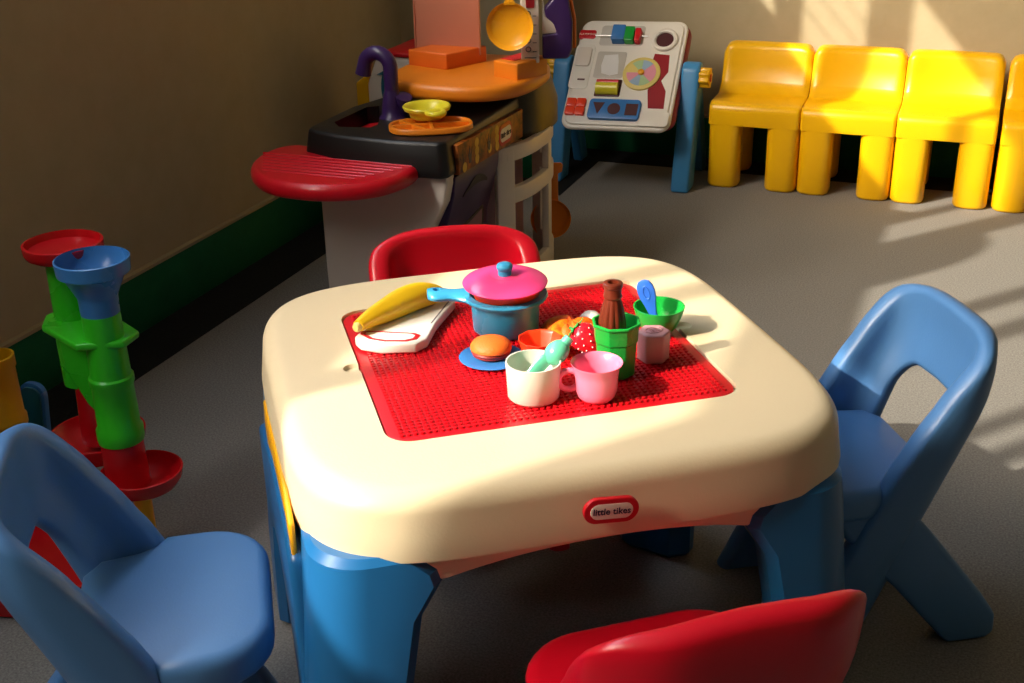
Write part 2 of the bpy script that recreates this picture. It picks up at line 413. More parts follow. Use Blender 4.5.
def plan(s):
    """U-shaped plan: s=0 back centre; returns point and outward normal (x forward, y sideways)"""
    sg = 1 if s >= 0 else -1; a = abs(s); L0 = HB - RC; L1 = L0 + RC * PI / 2
    if a < L0: return XB, sg * a, -1.0, 0.0
    if a < L1:
        t = (a - L0) / RC
        return XB + RC - RC * math.cos(t), sg * (L0 + RC * math.sin(t)), -math.cos(t), sg * math.sin(t)
    return XB + RC + (a - L1), sg * HB, 0.0, float(sg)
KS, XO = 0.47, 0.128
def sheet(s, z, t):
    x, y, nx, ny = plan(s)
    xx = x + nx * t
    f = max(0.0, min(1.0, (xx - 0.045) / 0.10)); f = f * f * (3 - 2 * f)
    dz = max(0.0, min(0.11, z - 0.36))
    back = 0.42 * min(z, 0.36) + 0.42 * dz - (0.42 + 0.15) / 0.22 * dz * dz - 0.15 * max(0.0, z - 0.47)   # dished backrest: leans back, rim curls forward
    side = 0.47 * min(z, 0.39) + 0.23 * max(0.0, z - 0.39)                                              # straight slanting side rail
    sh = back + (side - back) * f
    return Vector((xx - sh, y + ny * t, z))
def hoop_chair_frame():
    n = 3
    o = resample(arch_out(0), n); i_ = resample(arch_in(0), n)
    assert len(o) == len(i_)
    O = o + [(-a, b) for a, b in reversed(o[:-1])]; I = i_ + [(-a, b) for a, b in reversed(i_[:-1])]
    H = 0.0175; loops = []
    for (so, zo), (si, zi) in zip(O, I):
        w = math.hypot(so - si, zo - zi); r = min(0.011, w * 0.3)
        loop = []
        m = 8
        # outer face (t=+H) from inner edge to outer edge, then inner face back; rounded edges
        seq = []
        for k in range(m + 1): seq.append(((r + (w - 2 * r) * k / m) / w, H))
        for a in (30, 60, 90, 120, 150): seq.append(((w - r + r * math.sin(math.radians(a))) / w, H * math.cos(math.radians(a))))
        for k in range(m, -1, -1): seq.append(((r + (w - 2 * r) * k / m) / w, -H))
        for a in (150, 120, 90, 60, 30): seq.append(((r - r * math.sin(math.radians(a))) / w, H * math.cos(math.radians(a))))
        for v, t in seq:
            p = sheet(si + (so - si) * v, zi + (zo - zi) * v, t)
            p.x -= XO
            loop.append(tuple(p))
        loops.append(loop)
    return MB().loft(loops)
# plan x is measured before the shear; XO centres the chair footprint
XO = -0.0
def make_hoop_chair(name, label, mat, loc, rz, grp=None):
    t = thing(name, label, 'chair', loc, rz, grp)
    hoop_chair_frame().build('backrest', mat, t, sharp=60)
    # seat
    def outline(i):
        P = []
        hw = 0.143 - i; xf = 0.174 - i; r = 0.078 - i
        xb = -0.058 + i * 0.5
        P += [(xb, -(0.075 - i)), (-0.035, -(0.104 - i)), (0.012, -(0.112 - i)), (0.030, -(0.122 - i)), (0.046, -hw)]
        for k in range(9):
            a = -PI / 2 + PI / 2 * k / 8
            P.append((xf - r + r * math.cos(a), -hw + r + r * math.sin(a)))
        for k in range(9):
            a = PI / 2 * k / 8
            P.append((xf - r + r * math.cos(a), hw - r + r * math.sin(a)))
        P += [(0.046, hw), (0.030, 0.122 - i), (0.012, 0.112 - i), (-0.035, 0.104 - i), (xb, 0.075 - i)]
        return P
    sm = MB(); pillow(sm, outline, 0.232, 0.283, 0.016); sm.build('seat', mat, t, sharp=60)
    for s in (-1, 1):
        poly = [(-0.005, 0.245), (0.115, 0.245), (0.063, 0.172), (0.003, 0.112), (-0.079, 0.014), (-0.091, 0.0), (-0.153, 0.0), (-0.167, 0.010), (-0.165, 0.042), (-0.136, 0.084), (-0.040, 0.205)]
        MB().prism(poly, s * 0.095, s * 0.139, 'y').build('leg', mat, t, bevel=0.010, seg=3)
    return t
c = make_hoop_chair('hoop_chair', 'blue hoop-backed plastic chair tucked against the right side of the play table', M['chair_blue'], tab(0.524, -0.006), TW + PI - math.radians(5.0))
c = make_hoop_chair('hoop_chair', 'blue hoop-backed plastic chair on the left side of the play table, in shade', M['chair_blue'], tab(-0.538, -0.100), TW - math.radians(3.0))
c = make_hoop_chair('hoop_chair', 'red hoop-backed plastic chair behind the table, facing the camera, before the toy kitchen', M['chair_red'], tab(0.013, 0.434), TW - PI / 2 - math.radians(5.0))
c = make_hoop_chair('hoop_chair', 'red hoop-backed plastic chair at the near edge of the table, seen from behind', M['chair_red'], tab(0.035, -0.478), TW + PI / 2 + math.radians(1.6))

# ------------------------------------------------------------------ yellow chunky chairs
def make_yellow():
    t = thing('block_chair', 'leftmost yellow chunky chair, beside the blue-legged toy panel, wholly in shade', 'chair', (0, 0, 0), 0, 'yellow chairs along the back wall')
    W, D = 0.2835, 0.30     # origin: centre of the front edge on the floor, +y to the rear
    # seat: cross-section in (y,z) swept along x with rounded ends
    def swept(profile, xs_ins):
        cx = sum(p[0] for p in profile) / len(profile); cz = sum(p[1] for p in profile) / len(profile)
        loops = []
        for x, i in xs_ins:
            lp = []
            for y, z in profile:
                dy, dz = y - cx, z - cz
                l = math.hypot(dy, dz)
                lp.append((x, y - dy / l * i, z - dz / l * i))
            loops.append(lp)
        return MB().loft(loops)
    def rounded_poly(P, rs, k=5):
        out = []; n = len(P)
        for i in range(n):
            p = Vector(P[i] + (0,)); a = (Vector(P[i - 1] + (0,)) - p).normalized(); b = (Vector(P[(i + 1) % n] + (0,)) - p).normalized(); r = rs[i]
            p0, p1 = p + a * r, p + b * r
            for q in range(k + 1):
                u = q / k; s_ = (1 - u) ** 2 * p0 + 2 * u * (1 - u) * p + u * u * p1; out.append((s_.x, s_.y))
        return out
    ends = lambda hw, r: [(-hw, r)] + [(-hw + r - r * math.cos(PI / 2 * k / 4), r * (1 - math.sin(PI / 2 * k / 4))) for k in range(1, 5)] + [(hw - r + r * math.cos(PI / 2 * k / 4), r * (1 - math.sin(PI / 2 * k / 4))) for k in range(4, 0, -1)] + [(hw, r)]
    seat = rounded_poly([(0.0, 0.203), (0.0, 0.272), (0.235, 0.279), (0.30, 0.279), (0.30, 0.203)], [0.002, 0.026, 0.02, 0.01, 0.002])
    swept(seat, ends(W / 2, 0.012)).build('seat', M['chair_yellow'], t, sharp=50)
    back = rounded_poly([(0.115, 0.270), (0.172, 0.286), (0.195, 0.33), (0.208, 0.421), (0.250, 0.429), (0.303, 0.30), (0.303, 0.262)], [0.004, 0.03, 0.04, 0.017, 0.017, 0.03, 0.004])
    # concave backrest: outline in (x,z) with rounded top corners, dished forward face
    n = 28; loops = []
    for k in range(n + 1):
        x = -0.1412 + 0.2824 * k / n
        e = max(0.0, abs(x) - 0.108) / 0.0332
        hz = 1 - 0.16 * (1 - math.sqrt(max(0.0, 1 - e * e)))
        curl = 0.018 * (abs(x) / 0.1412) ** 2.2
        ins = 0.010 * (1 - math.sqrt(max(0.0, 1 - e * e))) if e > 0 else 0
        lp = []
        for y, z in back:
            zz = 0.262 + (z - 0.262) * hz
            front = max(0.0, min(1.0, (0.255 - y) / 0.04)) * max(0, min(1, (z - 0.262) / 0.03))
            yy = y - curl * front + (ins if y < 0.25 else -ins)
            lp.append((x, yy, zz))
        loops.append(lp)
    MB().loft(loops).build('backrest', M['chair_yellow'], t, sharp=50)
    for sx in (-1, 1):
        for yf in (0.0, 1.0):
            cy = 0.050 if yf == 0 else 0.250
            lp = []
            for z, g in ((0.0, 0.008), (0.003, 0.003), (0.010, 0.0), (0.10, 0.0), (0.215, 0.0)):
                lp.append(sup(0.050 - g, 0.050 - g, 2.9 + 1.2 * (z > 0.15), 40, sx * (W / 2 - 0.0502), cy, z))
            MB().loft(lp).build('leg', M['chair_yellow'], t, sharp=60)
    return t
yc = make_yellow()
yl = ['leftmost yellow chunky chair, beside the blue-legged toy panel, wholly in shade',
      'second yellow chunky chair from the left, with a sunlit patch across seat and leg',
      'third yellow chunky chair from the left, mostly sunlit, whole chair in view',
      'rightmost yellow chunky chair, cut off by the right edge of the photo']
for i, x in enumerate((-0.665, -0.380, -0.095, 0.200)):
    if i == 0: yc.location = (x, 3.785, 0); yc['label'] = yl[0]
    else: copy_thing(yc, (x, 3.785, 0), 0, yl[i])

# ------------------------------------------------------------------ toys on the table
def put(x, y, z=ZT): return tab(x, y, z)
G = None
# white cup
o = thing('cup', 'plain white toy cup without a handle at the near edge of the red plate', 'cup', put(-0.029, -0.137), 0)
MB().lathe([(0.0001, 0.0), (0.028, 0.0), (0.0315, 0.004), (0.0335, 0.047), (0.0335, 0.0485), (0.0315, 0.0485), (0.030, 0.01), (0.026, 0.005), (0.0001, 0.005)], 48).build('body', M['cup_white'], o, sharp=50)
# mint spoon standing in the white cup
o = thing('spoon', 'mint green toy spoon leaning in the white cup', 'spoon', put(-0.025, -0.133), 0)
T = Matrix.Rotation(math.radians(16), 4, 'Z')
hd = MB(); pts = [(-0.016, -0.008, 0.010), (-0.006, -0.002, 0.026), (0.004, 0.002, 0.038), (0.014, 0.006, 0.047)]
hd.tube(pts, [0.007, 0.009, 0.0095, 0.009], 12, T=T, sq=0.6); hd.build('handle', M['mint'], o)
bl = MB(); bl.ball((0, 0, 0), (0.0175, 0.0145, 0.0135), 20, 12, T=T @ T_(0.025, 0.010, 0.0535, math.radians(25), 0, math.radians(-40))); bl.build('bowl', M['mint'], o)
tp = MB(); tp.tube([(0.034, 0.014, 0.063), (0.0405, 0.0165, 0.0705)], [0.007, 0.006], 12, T=T); tp.build('tip', M['mint'], o)
# pink mug
o = thing('mug', 'translucent pink toy mug with a loop handle on its left', 'mug', put(0.043, -0.161), 0)
MB().lathe([(0.0001, 0.0), (0.0185, 0.0), (0.0225, 0.004), (0.0250, 0.012), (0.0262, 0.030), (0.0275, 0.042), (0.0312, 0.0465), (0.0312, 0.0478), (0.0268, 0.0445), (0.0240, 0.03), (0.0225, 0.012), (0.0001, 0.006)], 48).build('body', M['pink'], o, sharp=50)
ha = math.radians(204)
MB().torus((0, 0, 0), 0.0125, 0.0037, 28, 10, T=T_(0.0335 * math.cos(ha), 0.0335 * math.sin(ha), 0.0255, ha, PI / 2)).build('handle', M['pink'], o)
# green octagonal cup with brown bottle
o = thing('tumbler', 'tall bright green eight-sided toy cup holding the brown bottle', 'cup', put(0.088, -0.104), TW)
def octo(r, z, e=0.0): return [(r * math.cos(k * PI / 4 + 0.15), r * math.sin(k * PI / 4 + 0.15), z) for k in range(8)]
MB().loft([octo(0.022, 0.0), octo(0.0245, 0.003), octo(0.0266, 0.046), octo(0.0284, 0.0478), octo(0.0294, 0.0680), octo(0.0318, 0.0690), octo(0.0318, 0.0725), octo(0.0280, 0.0725), octo(0.0258, 0.04), octo(0.022, 0.006)]).build('body', M['green'], o, bevel=0.0012, seg=2, sharp=30)
o = thing('bottle', 'brown ribbed toy soda bottle standing in the green cup', 'bottle', put(0.083, -0.103, ZT + 0.0065), 0)
nb = 48; loops = []
for z, r, rb in ((0.0, 0.014, 0), (0.003, 0.0165, 0), (0.04, 0.0160, 0.4), (0.058, 0.0165, 1), (0.068, 0.0160, 1), (0.080, 0.0138, 0.9), (0.090, 0.0115, 0.5), (0.096, 0.0100, 0.0), (0.098, 0.0116, 0), (0.100, 0.0116, 0), (0.102, 0.0108, 0), (0.110, 0.0106, 0), (0.111, 0.0122, 0), (0.116, 0.0122, 0), (0.117, 0.011, 0), (0.117, 0.0065, 0), (0.108, 0.006, 0)):
    loops.append([((r + 0.0009 * rb * (abs(math.sin(6 * 2 * PI * i / nb)) - 0.5) * 2) * math.cos(2 * PI * i / nb), (r + 0.0009 * rb * (abs(math.sin(6 * 2 * PI * i / nb)) - 0.5) * 2) * math.sin(2 * PI * i / nb), z) for i in range(nb)])
MB().loft(loops).build('body', M['brown'], o, sharp=45)
# pale pink carton block
o = thing('carton', 'small pale pink six-sided toy carton beside the green cup', 'block', put(0.149, -0.077), TW + 0.25)
hx = lambda r, z: [(r * math.cos(PI / 6 + k * PI / 3), r * math.sin(PI / 6 + k * PI / 3), z) for k in range(6)]
cb = MB().loft([hx(0.0205, 0), hx(0.0212, 0.002), hx(0.0220, 0.0375), hx(0.0208, 0.040)]).build('body', M['carton'], o, bevel=0.002, seg=2)
em = MB(); em.torus((0, 0, 0.0400), 0.0105, 0.0012, 24, 6, sx=1.15, sy=0.8)
for k in range(3): em.box(-0.006, 0.006, -0.0045 + k * 0.0035, -0.003 + k * 0.0035, 0.0395, 0.0409)
em.build('embossing', M['carton'], o, weld=False)
# green bowl and blue spoon
o = thing('bowl', 'small green toy bowl on the far right corner of the red plate', 'bowl', put(0.186, -0.002), 0)
MB().lathe([(0.0001, 0.0), (0.014, 0.0), (0.016, 0.002), (0.025, 0.012), (0.0315, 0.028), (0.0342, 0.0380), (0.0346, 0.0395), (0.0326, 0.0395), (0.029, 0.027), (0.022, 0.012), (0.013, 0.0045), (0.0001, 0.004)], 48).build('body', M['green'], o, sharp=50)
o = thing('spoon', 'blue toy spoon with a broad flat handle standing in the green bowl', 'spoon', put(0.182, 0.0, ZT + 0.007), TW)
sp = MB()
prof = [(0.004, 0.006), (0.012, 0.0055), (0.024, 0.0055), (0.036, 0.0080), (0.046, 0.0110), (0.056, 0.0120), (0.064, 0.0110), (0.070, 0.0075), (0.0720, 0.002)]
Ts = T_(0.003, -0.002, 0, math.radians(-36), math.radians(4), math.radians(-17))
sp.loft([[(-w, -0.0022, z), (w, -0.0022, z), (w * 1.02, 0.0, z), (w, 0.0022, z), (-w, 0.0022, z), (-w * 1.02, 0, z)] for z, w in prof], T=Ts)
hs = sp.build('handle', M['spoon_blue'], o, bevel=0.0007, seg=2, sharp=60)
rg = MB(); rg.torus((0, 0, 0), 0.0048, 0.0009, 24, 6, sx=0.85, sy=1.9, T=Ts @ T_(0, -0.0023, 0.054, 0, PI / 2)); rg.build('embossing', M['spoon_blue'], hs)
MB().ball((0.006, -0.004, 0.004), (0.014, 0.010, 0.004), 18, 8).build('bowl', M['spoon_blue'], o)
# blue saucepan
POT = (-0.007, 0.073)
o = thing('saucepan', 'sky blue toy saucepan with a long handle, under the pink lid', 'pan', put(*POT), TW)
MB().lathe([(0.0001, 0.0), (0.040, 0.0), (0.0445, 0.004), (0.0468, 0.043), (0.0475, 0.046), (0.056, 0.048), (0.0578, 0.0515), (0.0565, 0.0545), (0.0475, 0.0545), (0.0445, 0.048), (0.0425, 0.008), (0.0001, 0.006)], 64).build('body', M['pot_blue'], o, sharp=45)
hn = MB(); aa = math.radians(165)
cs, sn = math.cos(aa), math.sin(aa)
prof = [(0.048, 0.026), (0.058, 0.0190), (0.068, 0.0145), (0.077, 0.0140), (0.085, 0.0175), (0.092, 0.0190), (0.099, 0.0170), (0.104, 0.0105), (0.1055, 0.002)]
lps = []
for d, w in prof:
    zc = 0.0505 + 0.05 * (d - 0.05) * 1.2
    ring = [(d, w * math.cos(2 * PI * k / 16), zc + 0.0075 * math.sin(2 * PI * k / 16)) for k in range(16)]
    lps.append(ring)
hn.loft(lps, T=Matrix.Rotation(aa, 4, 'Z'))
ho = hn.build('handle', M['pot_blue'], o, sharp=60)
ct = MB().lathe([(0.0055, 0.02), (0.0055, 0.08)], 20, (0, 0, 0), T=Matrix.Rotation(aa, 4, 'Z') @ T_(0.092, 0, 0), cap0=True, cap1=True).build('cutter', M['pot_blue'])
bpy.context.view_layer.update(); ct.location = put(*POT); ct.rotation_euler = (0, 0, TW); boolean(ho, ct)
# red-orange dish inside the pan, under the lid
o = thing('dish', 'red-orange toy dish showing between the blue saucepan and the pink lid', 'dish', put(POT[0] + 0.001, POT[1] - 0.002, ZT + 0.0065), TW)
MB().lathe([(0.0001, 0.0), (0.030, 0.0), (0.036, 0.006), (0.0415, 0.040), (0.0490, 0.0575), (0.0475, 0.0585), (0.041, 0.052), (0.034, 0.008), (0.0001, 0.004)], 48).build('body', M['orange_red'], o, sharp=50)
o = thing('pot_lid', 'hot pink domed toy lid with a blue knob on the saucepan', 'lid', put(POT[0] - 0.001, POT[1] - 0.004, ZT + 0.0690), TW)
tl = T_(0, 0, 0.0, 0, math.radians(2), math.radians(-1))
MB().lathe([(0.0001, 0.0010), (0.040, 0.0), (0.052, -0.0005), (0.0565, 0.0005), (0.0575, 0.0025), (0.0560, 0.0040), (0.050, 0.0070), (0.036, 0.0115), (0.022, 0.0135), (0.0205, 0.0128), (0.017, 0.0125), (0.0001, 0.0135)], 64, T=tl).build('lid_plate', M['hotpink'], o, sharp=50)
MB().lathe([(0.0001, 0.0125), (0.0090, 0.0125), (0.0090, 0.019), (0.0085, 0.0195), (0.0102, 0.0205), (0.0112, 0.024), (0.0100, 0.0275), (0.006, 0.0295), (0.0001, 0.030)], 32, T=tl).build('knob', M['pot_blue'], o, sharp=60)['label'] = 'sky blue knob'
# saucer with burger
BU = (-0.052, -0.006)
o = thing('saucer', 'flat blue toy saucer under the burger', 'plate', put(BU[0] + 0.002, BU[1] - 0.009), 0)
MB().lathe([(0.0001, 0.0), (0.030, 0.0), (0.041, 0.0025), (0.0425, 0.0040), (0.0415, 0.0045), (0.030, 0.0022), (0.0001, 0.0020)], 56).build('body', M['saucer_blue'], o, sharp=60)
o = thing('burger', 'toy hamburger in an orange bun on the blue saucer', 'burger', put(BU[0] + 0.003, BU[1] - 0.003, ZT + 0.0025), 0)
MB().lathe([(0.0001, 0.0), (0.020, 0.0), (0.0245, 0.003), (0.0245, 0.006), (0.0001, 0.006)], 40).build('bottom_bun', M['patty'], o)
MB().lathe([(0.0001, 0.0055), (0.025, 0.0055), (0.0262, 0.0075), (0.025, 0.0095), (0.0001, 0.0095)], 40).build('patty', M['patty'], o)
MB().lathe([(0.0001, 0.0090), (0.0245, 0.0090), (0.0272, 0.0115), (0.0270, 0.0150), (0.023, 0.0200), (0.015, 0.0235), (0.007, 0.025), (0.0001, 0.0253)], 40).build('top_bun', M['bun'], o)['label'] = 'domed orange bun top'
# red-orange cup
o = thing('cup', 'low red-orange faceted toy cup behind the white cup', 'cup', put(0.013, -0.024), TW)
fac = lambda r, z: [(r * math.cos(2 * PI * k / 10), r * math.sin(2 * PI * k / 10), z) for k in range(10)]
MB().loft([fac(0.021, 0), fac(0.023, 0.002), fac(0.0285, 0.0235), fac(0.0300, 0.025), fac(0.0285, 0.0255), fac(0.026, 0.022), fac(0.0205, 0.004)]).build('body', M['orange_red'], o, bevel=0.0008, seg=2, sharp=20)
# omelette-like orange food
def blob(name, mat, parent, rx, ry, h, seed, lump=0.18, n=40, m=10):
    rnd = random.Random(seed); ph = [rnd.random() * 6.28 for _ in range(6)]
    loops = []
    for k in range(m + 1):
        a = PI / 2 * k / m
        lp = []
        for i in range(n):
            t = 2 * PI * i / n
            w = 1 + lump * (0.5 * math.sin(3 * t + ph[0]) + 0.35 * math.sin(5 * t + ph[1]) + 0.2 * math.sin(8 * t + ph[2]))
            zz = h * math.sin(a) * (1 + lump * 0.8 * math.sin(4 * t + ph[3] + 3 * a))
            lp.append((rx * w * math.cos(a) ** 0.75 * math.cos(t) if k < m else 0.02 * rx * math.cos(t), ry * w * math.cos(a) ** 0.75 * math.sin(t) if k < m else 0.02 * ry * math.sin(t), zz if k < m else h))
        loops.append(lp)
    return MB().loft(loops).build(name, mat, parent, sharp=80)
o = thing('toy_pizza', 'lumpy orange and yellow toy food slice behind the strawberry', 'toy food', put(0.070, 0.022), TW)
blob('body', M['omelette'], o, 0.042, 0.036, 0.024, 3)
blob('filling', M['bun'], o, 0.034, 0.026, 0.022, 5).location = (-0.006, -0.006, 0.0)
o = thing('toy_egg', 'small white toy egg half between the orange food and the green cup', 'toy food', put(0.108, 0.052), TW)
MB().lathe([(0.0001, 0.0), (0.015, 0.0), (0.017, 0.004), (0.015, 0.012), (0.009, 0.018), (0.0001, 0.020)], 32).build('body', M['white'], o, sharp=60)
# strawberry
o = thing('strawberry', 'red toy strawberry with white seeds and green leaves', 'strawberry', put(0.072, -0.034), TW)
Tb = T_(0, 0, 0.0205, math.radians(140), 0, math.radians(60)) @ Matrix.Scale(1.0, 4)
lp = []
for z, r in ((-0.024, 0.0006), (-0.022, 0.006), (-0.016, 0.0115), (-0.006, 0.0168), (0.004, 0.0192), (0.011, 0.0185), (0.016, 0.014), (0.018, 0.007), (0.0182, 0.0006)):
    lp.append([(r * math.cos(2 * PI * i / 32), r * math.sin(2 * PI * i / 32), z) for i in range(32)])
MB().loft(lp, T=Tb).build('berry', M['strawberry'], o)
sd = MB()
for k in range(46):
    z = -0.02 + 0.036 * (k + 0.5) / 46; a = 2.39996 * k
    r = 0.0194 * math.sqrt(max(0.05, 1 - ((z - 0.006) / 0.03) ** 2)) if z < 0.006 else 0.0192 * math.sqrt(max(0.05, 1 - ((z - 0.004) / 0.016) ** 2))
    sd.ball((r * math.cos(a), r * math.sin(a), z), 0.0011, 6, 4, T=Tb)
sd.build('seeds', M['white'], o, weld=False)['kind'] = 'stuff'
lf = MB()
for k in range(7):
    a = 2 * PI * k / 7; ca, sa = math.cos(a), math.sin(a)
    lf.loft([[(ca * d - sa * w, sa * d + ca * w, z), (ca * d + sa * w, sa * d - ca * w, z), (ca * d, sa * d, z + 0.0014)] for d, w, z in ((0.001, 0.002, 0.0195), (0.008, 0.0042, 0.0200), (0.015, 0.003, 0.0175), (0.020, 0.0005, 0.0185))], T=Tb)
lf.build('leaf', M['leaf'], o, weld=False)
MB().tube([(0, 0, 0.018), (0.001, 0, 0.026)], [0.0025, 0.002], 8, T=Tb).build('stem', M['leaf'], o)
# cutting board + banana
o = thing('cutting_board', 'white toy cutting board with a red outlined slot, under the banana', 'board', (TX, TY, ZT), TW)
OB = [(-0.2135, 0.080), (-0.209, 0.062), (-0.186, 0.043), (-0.140, 0.032), (-0.122, 0.045), (-0.100, 0.094), (-0.056, 0.166), (-0.066, 0.186), (-0.106, 0.206), (-0.140, 0.196), (-0.196, 0.106)]
MB().prism(OB, 0.0, 0.014).build('board', M['white'], o, bevel=0.003, seg=3)
def ring_poly(P, w, z0, z1, cx, cy):
    inn = [(cx + (x - cx) * (1 - w), cy + (y - cy) * (1 - w)) for x, y in P]
    n = len(P); vs = [(x, y, z) for z in (z0, z1) for x, y in P] + [(x, y, z) for z in (z0, z1) for x, y in inn]
    fs = []
    for i in range(n):
        j = (i + 1) % n
        fs += [(i, j, n + j, n + i), (n + i, n + j, 3 * n + j, 3 * n + i), (2 * n + j, 2 * n + i, 3 * n + i, 3 * n + j)]
    return vs, fs
RP = [(-0.205, 0.085), (-0.196, 0.065), (-0.178, 0.051), (-0.150, 0.042), (-0.136, 0.045), (-0.129, 0.056), (-0.135, 0.065), (-0.160, 0.076), (-0.187, 0.089), (-0.202, 0.094)]
vs, fs = ring_poly(RP, 0.16, 0.0135, 0.0150, -0.166, 0.068)
MB().add(vs, fs).build('slot_rim', M['logo_red'], o)['label'] = 'red outline of the slot'
MB().prism([(-0.108, 0.092), (-0.1065, 0.091), (-0.0665, 0.160), (-0.068, 0.161)], 0.0135, 0.0144).build('groove', M['phone_print'], o)
o = thing('banana', 'yellow toy banana lying along the white cutting board', 'banana', (TX, TY, ZT), TW)
bp_ = [Vector((-0.207, 0.083, 0.0270)), Vector((-0.198, 0.092, 0.0280)), Vector((-0.184, 0.104, 0.0290)), Vector((-0.163, 0.121, 0.0295)), Vector((-0.138, 0.138, 0.0320)), Vector((-0.114, 0.151, 0.0325)), Vector((-0.094, 0.158, 0.0300)), Vector((-0.079, 0.160, 0.027)), Vector((-0.069, 0.158, 0.0230))]
br = [0.0080, 0.0100, 0.0130, 0.0165, 0.0190, 0.0185, 0.0155, 0.0105, 0.0045]
# smooth the centre line and give it five soft ridges
def cr(P, n):
    out = []
    for i in range(len(P) - 1):
        p0, p1, p2, p3 = P[max(i - 1, 0)], P[i], P[i + 1], P[min(i + 2, len(P) - 1)]
        for k in range(n):
            t = k / n
            out.append(0.5 * ((2 * p1) + (-p0 + p2) * t + (2 * p0 - 5 * p1 + 4 * p2 - p3) * t * t + (-p0 + 3 * p1 - 3 * p2 + p3) * t ** 3))
    out.append(P[-1]); return out
PP = cr(bp_, 4); RR = [v.x for v in cr([Vector((r, 0, 0)) for r in br], 4)]
loops = []
for i, p in enumerate(PP):
    t = (PP[min(i + 1, len(PP) - 1)] - PP[max(i - 1, 0)]).normalized()
    a = (Vector((0, 0, 1)) - t * t.z).normalized(); b = t.cross(a)
    loops.append([p + (a * math.cos(q) + b * math.sin(q)) * RR[i] * (1 + 0.035 * math.cos(5 * q)) for q in [2 * PI * k / 40 for k in range(40)]])
MB().loft(loops).build('peel', M['banana'], o, sharp=70)
MB().tube([bp_[0] - Vector((0.001, 0.001, 0.0004)), bp_[0] + Vector((-0.003, -0.004, -0.0005)), bp_[0] + Vector((-0.005, -0.006, 0))], [0.0066, 0.0066, 0.0045], 12).build('stem', M['banana_tip'], o)

# ------------------------------------------------------------------ toy kitchen
K = thing('play_kitchen', 'toy corner kitchen with black sink top, red side shelf and orange worktop', 'toy kitchen', (-1.2, 2.62, 0), 0)
KO = Vector((-1.2, 2.62, 0))
def kb(mb, name, mat, parent=None, **k):
    o_ = mb.build(name, mat, None, **k); me = o_.data; me.transform(Matrix.Translation(-KO)); o_.parent = parent or K; return o_
# white body
prof = [(-1.362, 0.0), (-1.366, 0.18), (-1.366, 0.335), (-1.372, 0.352), (-1.388, 0.405), (-1.388, 0.43), (-1.052, 0.43), (-1.053, 0.40), (-1.062, 0.36), (-1.085, 0.315), (-1.108, 0.27), (-1.116, 0.22), (-1.118, 0.0)]
kb(MB().prism(prof, 2.318, 2.360, 'y'), 'end_panel', M['kitchen_white'], bevel=0.006)
kb(MB().prism([(-1.36, 0.0), (-1.36, 0.42), (-1.10, 0.42), (-1.125, 0.25), (-1.125, 0.0)], 2.355, 2.70, 'y'), 'cabinet', M['kitchen_white'], bevel=0.004)
# oven door
def vs_prof(off=0.0): return [(-1.048 + off, 0.412), (-1.052 + off, 0.37), (-1.066 + off, 0.32), (-1.082 + off, 0.26), (-1.090 + off, 0.18), (-1.092 + off, 0.06)]
dp = vs_prof()
door = kb(MB().prism(dp + [(-1.13, 0.06), (-1.13, 0.412)], 2.352, 2.615, 'y'), 'oven_door', M['purple'], bevel=0.004)
def on_door(y, z, off):
    P = vs_prof()
    for (x0, z0), (x1, z1) in zip(P, P[1:]):
        if z1 <= z <= z0: return (x1 + (x0 - x1) * (z - z1) / (z0 - z1) + off, y, z)
    return (P[-1][0] + off, y, z)
def door_patch(poly, off=0.002, depth=0.006):
    return MB().loft([[on_door(y, z, -depth) for y, z in poly], [on_door(y, z, off) for y, z in poly]])
arc = [(2.41 + 0.14 * k / 12, 0.355 + 0.028 * math.sin(PI * k / 12)) for k in range(13)] + [(2.55 - 0.14 * k / 12, 0.350 + 0.012 * math.sin(PI * k / 12)) for k in range(13)]
kb(door_patch(arc), 'handle', M['black'], door)
win = [(2.40 + x, 0.19 + z) for x, z in ((0, 0), (0.17, 0), (0.17, 0.075), (0.16, 0.085), (0, 0.06))]
kb(door_patch([(2.392, 0.13), (2.578, 0.13), (2.578, 0.272), (2.565, 0.283), (2.392, 0.258)], 0.0015), 'window_frame', M['black'], door)
kb(door_patch([(2.40, 0.138), (2.570, 0.138), (2.570, 0.268), (2.560, 0.276), (2.40, 0.250)], 0.003), 'window', M['purple_grey'], door)
# black sink counter
top_o = [(-1.396, 2.350), (-1.388, 2.328), (-1.300, 2.296), (-1.167, 2.290), (-1.062, 2.303), (-1.050, 2.318), (-1.050, 2.76), (-1.33, 2.76), (-1.370, 2.66), (-1.396, 2.546)]
cx, cy = -1.21, 2.53
def grow(P, g): return [(x + g * (1 if x > cx else -1), y + g * (1 if y > 2.6 else -1)) for x, y in P]
ct = kb(MB().loft([[(x, y, 0.422) for x, y in grow(top_o, 0.008)], [(x, y, 0.44) for x, y in grow(top_o, 0.008)], [(x, y, 0.50) for x, y in top_o]]), 'counter', M['black'], bevel=0.008)
SK = [(-1.362, 2.400), (-1.332, 2.366), (-1.262, 2.380), (-1.258, 2.41), (-1.296, 2.505), (-1.335, 2.570), (-1.358, 2.55)]
cut = MB().loft([[(x, y, z) for x, y in SK] for z in (0.452, 0.53)]).build('cutter', M['black'])
bpy.context.view_layer.update(); boolean(ct, cut)
kb(MB().prism([(x + (0.004 if x < -1.3 else -0.004), y) for x, y in SK], 0.452, 0.462), 'sink_basin', M['red'])
